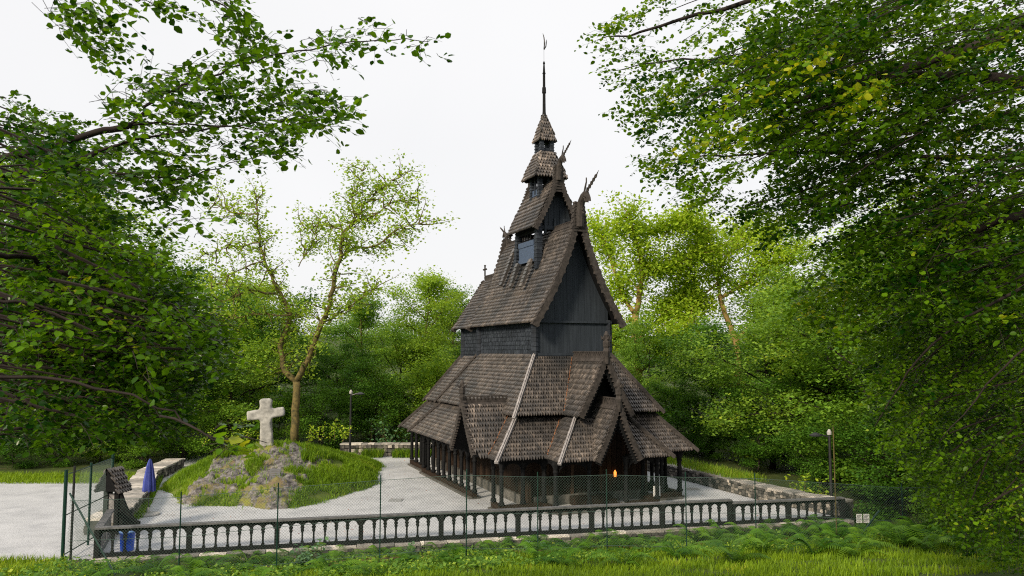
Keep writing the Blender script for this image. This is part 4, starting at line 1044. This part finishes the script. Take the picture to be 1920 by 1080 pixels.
weed('leafy_bush', 5, .6, bal_y(.6) - 2.0, .55, 6, .1, 'leaf_pale', 'low bright plant on the bank below the middle of the balustrade', 'plant')
weed('leafy_bush', 6, -9.4, 41.5, 1.0, 10, .12, 'leaf_yellow', 'flowering weeds on the hilltop right of the stone cross', 'plant', z=1.8, r_=1.3)
weed('leafy_bush', 7, -13.6, 39.5, 1.0, 9, .1, 'leaf_yellow', 'yellow green weeds on the hilltop left of the stone cross', 'plant', z=1.8, r_=1.3)
lm = leafmat('dead_leaf', (.07, .025, .015), (.3, .1, .05), (.45, .25, .12), .15, .7)
P = scatter(9000, (-5, 13.5), (21, 31), ground_h, lambda x, y: (-1.9 + .3 * math.sin(x * 2) < y - bal_y(x) < -1.05 if x > 2.5 else (-2.6 < y - bal_y(x) < -1.0 and mn.noise(Vector((x * .9, y, 0))) > .22))); P[:, 2] += .02
V, F, T = leaf_arrays(P, .07, rg, 1.4); tag(fast('fallen_leaves', V, F, T, lm), kind='stuff')
P = scatter(34000, (-14, 17), (17.5, 29.5), ground_h, lambda x, y: -6 < y - bal_y(x) < -.45 and mn.noise(Vector((x * .8, y * .8, 11))) > -.1 and (x < 1 or x > 12 or mn.noise(Vector((x * .7, y * .7, 3))) > -.05)); P[:, 2] += rg.uniform(.03, .28, len(P))
V, F, T = leaf_arrays(P, rg.choice([.05, .08, .12], len(P)), rg, .9, near=False); tag(fast('ground_cover', V, F, T, M['leaf_mid']), kind='stuff')
P = scatter(1500, (-17, 13), (25.5, 50), lambda x, y: .012, lambda x, y: inside(x, y, [(-13, 25.2), (12.8, 30.9)] + RW + [(-9.8, 52), (-20, 50), (-17.9, 39.5), (-14.6, 30.3)]) and (mn.noise(Vector((x * .5, y * .5, 5))) > .1 or rg.random() < .15))
V, F, T = leaf_arrays(P, .05, rg, 2.5); tag(fast('scattered_leaves', V, F, T, lm), kind='stuff')
for i, (xa_, xb_, s, lab) in enumerate(((-5.0, -1.3, 1.75, 'long weathered log edging the bank left of the middle'), (-7.5, -3.6, 2.3, 'mossy log edging the bank in front of the left part of the wall'), (-.5, 3.2, 1.9, 'dark log edging the bank below the middle of the balustrade'))):
    mb = MB(); pts = [(x, bal_y(x) - s, ground_h(x, bal_y(x) - s) + .07) for x in np.linspace(xa_, xb_, 7)]; mb.tube(pts, .1, 9); tag(mb.build('edging_log', M['bark'], smooth=True), lab, 'log')
# ------------------------------------------------------------------ the bare topped oak left of the church (limbs traced from the photograph)
def traced_tree(name, limbs, Y0, label, mat, bark, leafsize, nper, seed, clump=(.42, .26), rscale=1.):
    rng = np.random.default_rng(seed); o_ = at(*limbs[0][0][0], Y0); o_ = np.array((o_[0], Y0, 0)); e = empty(name, tuple(o_), 0, label, 'tree')
    mb = MB(); nodes = []
    for pts, r0, r1, lw, dy in limbs:
        n_ = len(pts); P = []
        for i, (a, b_) in enumerate(pts): P.append(at(a, b_, Y0 + dy * i / max(1, n_ - 1)) - o_ + (0, 0, 0))
        Q = []
        for p0, p1 in zip(P, P[1:]): Q += [p0 + (p1 - p0) * k / 3 + rng.normal(size=3) * .06 * (k > 0) for k in range(3)]
        Q.append(P[-1]); mb.tube(Q, list(np.linspace(r0, r1, len(Q)) * rscale), 8)
        if lw > 0:
            for i in range(2, len(Q)):
                for _ in range(lw):
                    L = rng.uniform(.8, 2.0); sub = wiggle(Q[i], vn(Q[i] - Q[i - 1]) * .6 + rng.normal(size=3) * (.9, .9, .8), L, 4, rng, .3, .05)
                    mb.tube(sub, [.05, .035, .025, .015, .006], 4, cap=False); nodes += sub[1:]
    nodes = np.array(nodes); P = np.repeat(nodes, nper, 0) + rng.normal(size=(len(nodes) * nper, 3)) * (clump[0], clump[0], clump[1])
    T = np.clip(np.repeat(rng.uniform(.1, .8, len(nodes)), nper) * .6 + rng.uniform(0, .45, len(P)), 0, 1)
    mb.build('trunk', M[bark], e, smooth=True); V, F, T = leaf_arrays(P, leafsize, rng, .7, tints=T); fast('crown', V, F, T, M[mat], e); return e
traced_tree('oak_tree', [
    ([(553, 830), (553, 770), (556, 715)], .42, .36, 0, 0),
    ([(556, 715), (530, 685), (525, 650), (540, 610), (545, 590), (533, 565), (512, 527), (496, 490), (487, 455), (482, 415), (485, 370)], .3, .06, 3, 3),
    ([(556, 715), (578, 675), (603, 605), (620, 570), (626, 525), (640, 480), (643, 435)], .3, .15, 3, -2),
    ([(643, 478), (662, 465), (705, 460), (737, 435), (785, 420)], .13, .03, 3, -2),
    ([(643, 435), (665, 415), (700, 405), (730, 382), (783, 368)], .12, .03, 3, -1),
    ([(643, 435), (618, 422), (572, 428)], .09, .03, 3, 2),
    ([(643, 435), (684, 382), (716, 355), (748, 328)], .09, .02, 3, 1),
    ([(665, 415), (660, 370), (680, 320)], .06, .02, 3, 0),
    ([(516, 550), (465, 543), (420, 565)], .12, .03, 3, -3),
    ([(496, 490), (440, 510), (395, 540)], .09, .02, 3, -1),
    ([(487, 455), (440, 462), (385, 475)], .08, .02, 3, 1), ([(484, 400), (440, 400), (400, 385)], .06, .02, 3, 2),
    ([(603, 605), (650, 580), (700, 545)], .1, .03, 4, -2), ([(545, 590), (480, 590), (420, 600)], .1, .03, 4, 2), ([(560, 500), (575, 470), (590, 440)], .05, .02, 3, 0)],
    46.5, 'tall oak with forked mossy trunk and bare upper limbs behind the stone cross', 'leaf_oak', 'bark', .19, 10, 11, (.32, .2), .62)
traced_tree('oak_tree', [
    ([(1195, 760), (1198, 700), (1190, 640), (1192, 590)], .45, .36, 0, 0),
    ([(1192, 590), (1205, 520), (1195, 460), (1180, 400)], .32, .08, 5, -3), ([(1192, 590), (1165, 550), (1140, 470), (1120, 430)], .26, .07, 5, 3),
    ([(1205, 520), (1235, 500), (1290, 490), (1330, 470)], .2, .05, 5, 0), ([(1190, 640), (1235, 600), (1262, 570), (1290, 545), (1300, 480)], .22, .05, 5, 2),
    ([(1195, 460), (1230, 430), (1280, 410)], .14, .04, 5, -2), ([(1198, 700), (1250, 640), (1290, 610)], .18, .05, 5, -3), ([(1192, 590), (1160, 620), (1140, 640)], .15, .05, 5, 2), ([(1300, 480), (1320, 440), (1290, 420)], .1, .04, 5, 1)],
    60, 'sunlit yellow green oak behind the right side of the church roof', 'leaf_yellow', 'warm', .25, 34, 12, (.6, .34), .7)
traced_tree('oak_tree', [
    ([(1385, 720), (1380, 640), (1350, 560)], .4, .25, 0, 0), ([(1350, 560), (1345, 510), (1375, 460), (1400, 430)], .22, .05, 5, 2),
    ([(1350, 560), (1400, 530), (1450, 500), (1500, 470)], .2, .05, 5, -2), ([(1380, 640), (1430, 580), (1470, 540)], .18, .05, 5, 2), ([(1345, 530), (1310, 560), (1290, 600)], .14, .04, 5, 0), ([(1400, 530), (1430, 480), (1440, 440)], .15, .04, 5, 0)],
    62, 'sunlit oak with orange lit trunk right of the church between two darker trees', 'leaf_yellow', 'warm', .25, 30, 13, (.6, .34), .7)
# ------------------------------------------------------------------ woods round the clearing
pr = [tree_proto('broadleaf_tree', 21, 13, 4.6, .2, 26000, .12, .22, 'leaf_mid', 'bark'),
      tree_proto('broadleaf_tree', 22, 12, 5.2, .2, 26000, .1, .2, 'leaf_mid', 'barkdark', droop=.25),
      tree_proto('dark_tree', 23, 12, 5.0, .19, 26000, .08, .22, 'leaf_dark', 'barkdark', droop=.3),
      tree_proto('understorey_bush', 24, 5.5, 3.4, .15, 17000, .02, .1, 'leaf_mid', 'barkdark', limbs=12, clump=(.42, .12), cat='bush'),
      tree_proto('pale_tree', 25, 13.5, 4.2, .2, 24000, .15, .2, 'leaf_oak', 'bark', wide=.9),
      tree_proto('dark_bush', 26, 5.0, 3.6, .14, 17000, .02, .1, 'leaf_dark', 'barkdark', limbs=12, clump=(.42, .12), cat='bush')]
first = set()
def put(k, px, Y_, top, label=None, group=None, sx=1., z=None):
    """tree k standing in the direction of px at distance Y_, tall enough to reach height line top"""
    H_ = (13, 12, 12, 5.5, 13.5, 5.0)[k]; q = at(px, top, Y_); g = ground_h(q[0], Y_) if z is None else z
    s = (q[2] - g) / H_; place(pr[k], q[0], Y_, s, random.uniform(0, 6.28), g, label, group, k not in first, sx); first.add(k)
GB = 'trees of the wood behind the clearing'
put(4, 790, 57, 505, 'light green tree with fine top just left of the church roof', sx=.9)
put(0, 850, 62, 545, 'green tree closest to the left edge of the church roof', sx=.95)
put(0, 690, 60, 560, 'rounded green tree behind the oak, right of its trunk')
put(2, 640, 54, 650, 'dark low tree between the oak trunk and the lamp post')
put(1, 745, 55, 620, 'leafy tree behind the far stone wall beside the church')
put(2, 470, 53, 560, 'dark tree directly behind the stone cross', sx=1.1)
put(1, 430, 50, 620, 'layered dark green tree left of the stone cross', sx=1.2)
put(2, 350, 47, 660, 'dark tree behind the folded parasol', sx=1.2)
put(4, 470, 64, 520, 'pale tree rising behind the oak on its left')
put(5, 600, 51, 745, 'dark bush left of the lamp post', z=0); put(5, 700, 53, 735, 'dark bush right of the lamp post behind the far wall', z=0)
put(5, 520, 50, 765, 'dark bush behind the foot of the oak', z=0); put(3, 820, 54, 690, 'green bush at the far left corner of the church', z=0)
put(1, 1210, 56, 610, 'mid green tree behind the right eave of the church', sx=.9)
put(0, 1175, 58, 640, 'green tree showing just right of the nave wall', sx=.8)
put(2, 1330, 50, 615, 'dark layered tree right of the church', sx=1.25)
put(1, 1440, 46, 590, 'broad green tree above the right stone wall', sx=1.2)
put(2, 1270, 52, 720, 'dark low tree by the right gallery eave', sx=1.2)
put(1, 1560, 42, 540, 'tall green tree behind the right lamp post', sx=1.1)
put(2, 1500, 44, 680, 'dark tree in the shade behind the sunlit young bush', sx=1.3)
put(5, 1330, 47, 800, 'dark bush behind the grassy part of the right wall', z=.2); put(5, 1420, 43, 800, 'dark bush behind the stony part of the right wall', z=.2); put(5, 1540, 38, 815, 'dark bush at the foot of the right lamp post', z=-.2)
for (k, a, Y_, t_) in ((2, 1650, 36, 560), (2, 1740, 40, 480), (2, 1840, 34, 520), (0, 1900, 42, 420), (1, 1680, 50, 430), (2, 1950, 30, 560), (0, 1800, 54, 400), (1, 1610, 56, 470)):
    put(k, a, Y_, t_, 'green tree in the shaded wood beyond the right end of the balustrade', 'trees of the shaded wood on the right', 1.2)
for (k, a, Y_, t_) in ((2, 40, 52, 420), (1, 140, 56, 430), (2, 240, 50, 520), (0, -40, 60, 330), (1, 330, 60, 500), (2, -120, 50, 400), (5, 30, 44, 800), (5, 110, 45, 810), (3, 190, 46, 780), (5, -60, 44, 780), (5, 270, 45, 790), (0, 60, 66, 300)):
    put(k, a, Y_, t_, 'dark tree or bush in the wood behind the car park', 'trees and bushes behind the car park', 1.15)
for (k, a, Y_, t_) in ((2, 560, 72, 640), (1, 660, 76, 600), (0, 780, 74, 610), (2, 880, 70, 600), (1, 1000, 74, 640), (2, 1120, 72, 640), (1, 1260, 70, 640), (2, 1360, 68, 660), (1, 1460, 66, 560), (0, 400, 74, 590), (2, 480, 80, 600)):
    put(k, a, Y_, t_, 'tree deep in the wood behind the clearing', GB, 1.35)
for i, (k, x, y, h_, lab) in enumerate(((3, 14.9, 27.2, 2.6, 'green bush just behind the white notices'), (3, 16.3, 24.5, 3.0, 'leafy bush right of the slanting brace pole'), (5, 17.6, 28.5, 4.4, 'dark bush right of the balustrade end'), (3, 18.0, 21.5, 3.4, 'leafy bush at the right edge above the bank'), (5, 13.6, 20.5, 1.3, 'low dark bush on the bank near the right lower corner'), (5, 16.0, 18.9, 2.3, 'dark bush in the right lower corner'), (3, 20.5, 25.5, 5.6, 'tall leafy bush at the right edge'), (5, 15.8, 32.5, 3.6, 'dark bush behind the end of the right stone wall'), (3, 19.5, 32, 6.5, 'tall green bush in the right wood edge'), (5, 15.0, 22.3, 1.5, 'small dark bush below the brace pole'))):
    H_ = 5.5 if k == 3 else 5.0; place(pr[k], x, y, h_ / H_, i * 1.3, None, lab, None, False, 1.15)
# ------------------------------------------------------------------ near beeches framing the view
def point_in(poly, rng, n_):
    xs_ = [a for a, b_ in poly]; ys_ = [b_ for a, b_ in poly]; o_ = []
    while len(o_) < n_:
        x = rng.uniform(min(xs_), max(xs_)); y = rng.uniform(min(ys_), max(ys_))
        if inside(x, y, poly): o_.append((x, y))
    return o_
def sprays(rng, poly, Yr, n_, nleaf, L, dirm, dirs_, leaf, twigs, hole=.0, hs=1.0, tint=(0, .85), keep=None):
    """short flat leafy sprays filling a volume; each is a twig with alternate leaves"""
    PP = []; DD = []; TT = []
    pts = point_in(poly, rng, n_ * 2); c = 0
    for (a, b_) in pts:
        if c >= n_: break
        Y_ = rng.uniform(*Yr); p = at(a, b_, Y_)
        if hole and mn.noise(Vector(p * hs)) < hole - .5: continue
        c += 1; d = vn(np.array(dirm) + rng.normal(size=3) * dirs_); l = L * rng.uniform(.6, 1.3); s_ = vn(np.cross(d, (0, 0, 1)) + rng.normal(size=3) * .2)
        t0 = rng.uniform(*tint); q1 = p + d * l - np.array((0, 0, .12 * l)); p0 = p - d * l * .15 + rng.normal(size=3) * .04
        qm = p + d * l * .5 + s_ * rng.normal() * .06 + np.array((0, 0, .02)); twigs.tube([p0, p, qm, q1], [.003, .003, .002, .001], 3, cap=False)
        for j in range(nleaf):
            u = (j + .6) / nleaf; sg = 1 if j % 2 else -1; q = p + (q1 - p) * u + s_ * sg * .02
            PP.append(q + rng.normal(size=3) * .02); DD.append(d * .55 + s_ * sg * .9); TT.append(np.clip(t0 + rng.uniform(-.15, .15), 0, 1))
    return np.array(PP), np.array(DD), np.array(TT)
def to_px(p):
    z = p[2] - CAM_H; d = p[1] * _cp + z * _sp; return 960 + FPX * p[0] / d, 540 - FPX * (-p[1] * _sp + z * _cp) / d
def boughs(rng, poly, Yr, n_, per, nleaf, L, dirm, leaf, twigs, half=1.6, wid=.6, tint=(0, .85), drop=.12):
    """drooping flat boughs: each a layered sheet of sprays, with air between one bough and the next"""
    PP = []; DD = []; TT = []
    for (a, b_) in point_in(poly, rng, n_):
        c = at(a, b_, rng.uniform(*Yr)); d0 = vn(np.array(dirm) + rng.normal(size=3) * (.18, .25, .12)); s0 = vn(np.cross(d0, (0, 0, 1))); s0 = vn(s0 + (0, 0, rng.normal() * .12))
        t0 = rng.uniform(*tint); bl = []
        for k in range(7): u_ = -1 + k / 3; bl.append(c + d0 * half * u_ - np.array((0, 0, drop * half * (u_ + 1) ** 2 * .5)))
        bl2 = []
        for q in bl:
            x_, y_ = to_px(q)
            if inside(x_, y_, poly) or (x_ > 1950 or y_ < -60 or x_ < -20): bl2.append(q)
            elif bl2: break
        bl = bl2[:-1] if len(bl2) < 7 else bl2
        if len(bl) > 2: twigs.tube(bl, [.012, .011, .009, .007, .006, .004, .002][:len(bl)], 4, cap=False)
        for _ in range(per):
            u_ = rng.uniform(-1, 1); wv = wid * (1 - .6 * abs(u_)) * rng.uniform(-1, 1)
            p = c + d0 * half * u_ + s0 * wv - np.array((0, 0, drop * half * (u_ + 1) ** 2 * .5 + .12 * abs(wv))) + rng.normal(size=3) * (.03, .03, .035)
            x_, y_ = to_px(p)
            if x_ < 2000 and y_ > -80 and not inside(x_, y_, poly): continue
            d = vn(d0 * .8 + s0 * np.sign(wv) * .7 + rng.normal(size=3) * .2); l = L * rng.uniform(.6, 1.3); s_ = vn(np.cross(d, (0, 0, 1)) + rng.normal(size=3) * .15); q1 = p + d * l - np.array((0, 0, .15 * l))
            twigs.tube([p, p + (q1 - p) * .5 + (0, 0, .012), q1], [.003, .002, .001], 3, cap=False)
            for j in range(nleaf):
                u2 = (j + .6) / nleaf; sg = 1 if j % 2 else -1; PP.append(p + (q1 - p) * u2 + s_ * sg * .02 + rng.normal(size=3) * .015); DD.append(d * .5 + s_ * sg * .9); TT.append(np.clip(t0 + rng.uniform(-.18, .18), 0, 1))
    return np.array(PP), np.array(DD), np.array(TT)
def near_tree(name, label, trunk, limbs, regions, mat, seed, rad_n=8):
    rng = np.random.default_rng(seed); e = empty(name, trunk[0], 0, label, 'tree'); o_ = np.array(trunk[0], float)
    mb = MB(); mb.tube([np.array(q) - o_ for q in trunk], list(np.linspace(.38, .2, len(trunk))), 12)
    mb.build('trunk', M['barkdark'], e, smooth=True)
    for pts, r0, r1 in limbs:
        Q = curve([(0, 0, 0)] * 0 + pts, 6 * len(pts)) if False else []
        P = [np.array(q, float) if len(q) == 3 and q[2] < 40 and abs(q[0]) < 40 else at(*q) for q in pts]
        for p0, p1 in zip(P, P[1:]): Q += [p0 + (p1 - p0) * k / 4 + rng.normal(size=3) * .012 * (k > 0) * (1 + r0 * 8) for k in range(4)]
        Q.append(P[-1]); m2 = MB(); m2.tube([q - o_ for q in Q], list(np.linspace(r0, r1, len(Q))), rad_n); m2.build('branch', M['barkdark'], e, smooth=True)
    PP = []; DD = []; TT = []; SS = []; tw = MB()
    for kw in regions:
        kw = dict(kw); kw['twigs'] = tw; a, b_, c_ = (boughs if 'per' in kw else sprays)(rng, **kw); PP.append(a); DD.append(b_); TT.append(c_); SS.append(np.full(len(a), kw['leaf']))
    P = np.concatenate(PP); V, F, T = leaf_arrays(P - o_, np.concatenate(SS), rng, .8, np.concatenate(DD), True, np.concatenate(TT), .4)
    fast('crown', V, F, T, M[mat], e, smooth=False)
    tw.v = [tuple(np.array(v_) - o_) for v_ in tw.v]; tw.build('twigs', M['barkdark'], e)
    return e
Lt = [(-8.4, 5.5, 3.3), (-8.5, 5.6, 6), (-8.3, 5.7, 8.5), (-8.6, 5.6, 12)]
LD = (.85, .1, -.12)
near_tree('beech_tree', 'near dark beech at the left whose leafy branches hang over the sky and car park', Lt, [
    ([Lt[1], at(-60, 305, 6.3), at(0, 298, 6.6), at(110, 274, 6.8), at(180, 248, 6.9), at(246, 234, 7.0)], 0.0378, .03),
    ([at(246, 234, 7.0), at(270, 200, 7.0), at(310, 172, 7.1), at(380, 150, 7.2), at(450, 122, 7.3), at(560, 95, 7.4), at(660, 78, 7.5), at(760, 72, 7.6), at(805, 78, 7.7)], 0.0154, .003),
    ([Lt[1], at(-60, 330, 6.0), at(0, 326, 6.2), at(60, 322, 6.3), at(140, 312, 6.4), at(180, 285, 6.5)], 0.0357, .022),
    ([at(180, 285, 6.5), at(250, 262, 6.6), at(350, 247, 6.8), at(450, 236, 7.0), at(560, 218, 7.2), at(640, 200, 7.3)], 0.0140, .003),
    ([at(246, 234, 7.0), at(350, 232, 7.1), at(480, 244, 7.3), at(600, 240, 7.4)], 0.0112, .003),
    ([at(160, 316, 6.4), at(260, 332, 6.5), at(340, 335, 6.7), at(430, 305, 7.0), at(560, 290, 7.1)], 0.0098, .003),
    ([Lt[2], at(-50, -40, 6.8), at(120, -60, 7.0), at(300, -50, 7.1), at(420, 10, 7.3), at(480, 90, 7.4)], 0.0210, .004),
    ([Lt[1], at(-60, 470, 5.6), at(30, 480, 5.8), at(80, 492, 6.0), at(140, 530, 6.1), at(200, 570, 6.2), at(250, 585, 6.3), at(340, 600, 6.6)], 0.0252, .006),
    ([Lt[1], at(-60, 560, 5.0), at(60, 570, 5.2), at(200, 600, 5.4), at(350, 610, 5.8)], 0.0168, .004),
    ([Lt[0], at(-60, 700, 4.8), at(100, 710, 4.9), at(250, 740, 4.9), at(340, 790, 4.9), at(420, 830, 4.9)], 0.0147, .003),
    ([Lt[0], at(-60, 640, 5.4), at(80, 640, 5.5), at(200, 660, 5.7), at(330, 690, 6.0)], 0.0147, .003),
    ([at(300, 780, 4.5), at(400, 825, 4.3), at(500, 830, 4.3)], 0.0070, .002)],
    [dict(poly=[(0, 165), (60, 200), (90, 190), (130, 225), (185, 240), (215, 270), (190, 320), (205, 370), (225, 430), (320, 500), (390, 580), (400, 620), (380, 660), (320, 700), (330, 760), (300, 760), (310, 805), (0, 830)], Yr=(5.2, 9), n_=150, per=28, nleaf=9, L=.26, dirm=LD, leaf=.052, half=.95, wid=.45, tint=(0, .75)),
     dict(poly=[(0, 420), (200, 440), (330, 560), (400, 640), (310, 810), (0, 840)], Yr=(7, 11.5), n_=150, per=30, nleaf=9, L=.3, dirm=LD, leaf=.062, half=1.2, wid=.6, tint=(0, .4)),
     dict(poly=[(0, 500), (160, 520), (420, 640), (470, 690), (420, 700), (300, 660), (0, 640)], Yr=(5.5, 8), n_=24, per=24, nleaf=8, L=.26, dirm=LD, leaf=.056, half=.9, wid=.4, tint=(.1, .95)),
     dict(poly=[(180, 190), (250, 150), (330, 120), (430, 75), (520, 70), (590, 55), (620, 60), (640, 110), (560, 125), (480, 150), (600, 165), (640, 200), (610, 235), (520, 250), (560, 290), (480, 290), (400, 310), (350, 350), (380, 380), (300, 390), (240, 380), (180, 330), (200, 250)], Yr=(6.3, 8.2), n_=430, nleaf=8, L=.3, dirm=(.9, .1, -.02), dirs_=.4, leaf=.07, hole=.28, hs=1.6, tint=(.1, .8)),
     dict(poly=[(55, 0), (80, 40), (140, 70), (170, 110), (215, 125), (200, 70), (240, 10), (350, 20), (370, 70), (440, 90), (470, 60), (440, 10), (400, -20)], Yr=(6.5, 7.8), n_=105, nleaf=7, L=.28, dirm=(.6, .1, -.35), dirs_=.3, leaf=.075, hole=.3, hs=1.6, tint=(.1, .7)),
     dict(poly=[(600, 70), (700, 20), (720, 60), (830, 68), (840, 100), (770, 120), (700, 90), (620, 110)], Yr=(7.3, 7.8), n_=22, nleaf=6, L=.2, dirm=(.7, .1, -.1), dirs_=.5, leaf=.072, tint=(.1, .6)),
     dict(poly=[(370, 800), (430, 790), (465, 805), (450, 845), (400, 855)], Yr=(4.2, 4.7), n_=6, nleaf=5, L=.16, dirm=(.9, .1, -.1), dirs_=.2, leaf=.085, tint=(.3, .9)),
     dict(poly=[(330, 380), (430, 410), (420, 440), (250, 470), (240, 420)], Yr=(6, 7), n_=14, nleaf=6, L=.24, dirm=LD, dirs_=.3, leaf=.07, tint=(.2, .9))],
    'leaf_left', 31)
Rt = [(17.5, 12.5, 2.6), (17.4, 12.4, 7), (17.2, 12.5, 12), (17.5, 12.3, 18)]
RD = (-.85, -.05, -.3)
near_tree('beech_tree', 'large beech at the right whose spreading crown covers the upper right sky', Rt, [
    ([Rt[2], at(1960, 20, 12), at(1860, 75, 12), at(1750, 110, 12.2), at(1640, 145, 12.5), at(1560, 190, 13)], .15, .05),
    ([Rt[2], at(1950, 150, 11.5), at(1800, 142, 11.7), at(1640, 140, 12), at(1500, 190, 12.5), at(1380, 260, 13)], .12, .02),
    ([Rt[1], at(1960, 395, 12), at(1880, 410, 12), at(1820, 440, 12.3), at(1740, 520, 12.8), at(1650, 555, 13)], .11, .02),
    ([Rt[1], at(1950, 300, 12), at(1750, 295, 12.5), at(1540, 285, 13), at(1400, 290, 13.4), at(1250, 300, 13.6)], .06, .008),
    ([Rt[2], at(1900, -120, 13), at(1600, -60, 13.5), at(1350, 20, 14), at(1200, 60, 14.2), at(1120, 75, 14.3)], .09, .006),
    ([at(1640, 145, 12.5), at(1450, 130, 13.4), at(1280, 110, 14), at(1130, 135, 14.3)], .04, .005),
    ([at(1500, 190, 12.5), at(1350, 210, 13.4), at(1180, 220, 14)], .03, .005),
    ([at(1650, 300, 12.7), at(1500, 360, 13.4), at(1390, 390, 14)], .03, .005),
    ([Rt[1], at(1960, 520, 10), at(1800, 600, 10.5), at(1700, 700, 11), at(1640, 800, 11.3)], .03, .006),
    ([Rt[1], at(1960, 620, 9), at(1850, 720, 9.3), at(1760, 830, 9.6)], .02, .005)],
    [dict(poly=[(1150, 40), (1200, -30), (1960, -30), (1960, 600), (1750, 600), (1640, 560), (1530, 470), (1450, 440), (1390, 395), (1310, 370), (1300, 345), (1235, 325), (1250, 285), (1215, 255), (1200, 215), (1230, 195), (1205, 155), (1150, 135), (1190, 100), (1150, 75)], Yr=(10.5, 17), n_=170, per=32, nleaf=10, L=.42, dirm=RD, leaf=.08, half=1.7, wid=.75, tint=(0, .85)),
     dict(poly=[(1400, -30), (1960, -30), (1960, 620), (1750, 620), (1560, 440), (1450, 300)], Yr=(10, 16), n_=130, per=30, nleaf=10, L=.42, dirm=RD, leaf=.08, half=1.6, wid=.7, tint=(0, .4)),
     dict(poly=[(1110, 75), (1200, 20), (1260, 120), (1240, 190), (1180, 230), (1150, 215), (1200, 180), (1115, 145), (1160, 110)], Yr=(13, 15), n_=90, nleaf=8, L=.4, dirm=(-.9, 0, -.1), dirs_=.3, leaf=.085, tint=(.1, .7)),
     dict(poly=[(1215, 290), (1300, 300), (1420, 420), (1370, 410), (1290, 360), (1225, 340)], Yr=(13, 15), n_=70, nleaf=8, L=.4, dirm=(-.9, 0, -.2), dirs_=.3, leaf=.085, tint=(.1, .7)),
     dict(poly=[(1390, 110), (1560, 80), (1700, 150), (1660, 220), (1500, 240), (1330, 290), (1260, 280)], Yr=(9.5, 11.5), n_=75, nleaf=8, L=.36, dirm=RD, dirs_=.3, leaf=.1, hole=.3, hs=1.2, tint=(.75, .98)),
     dict(poly=[(1960, 560), (1700, 560), (1600, 640), (1640, 760), (1720, 900), (1800, 1000), (1960, 1100)], Yr=(11.5, 18), n_=150, per=32, nleaf=10, L=.38, dirm=(-.7, 0, -.4), leaf=.068, half=1.3, wid=.7, tint=(0, .8)),
     dict(poly=[(1480, 480), (1700, 560), (1700, 660), (1580, 640), (1500, 560)], Yr=(12, 17), n_=26, per=30, nleaf=10, L=.42, dirm=RD, leaf=.085, half=1.6, wid=.7, tint=(.3, .98))],
    'leaf_near', 32)
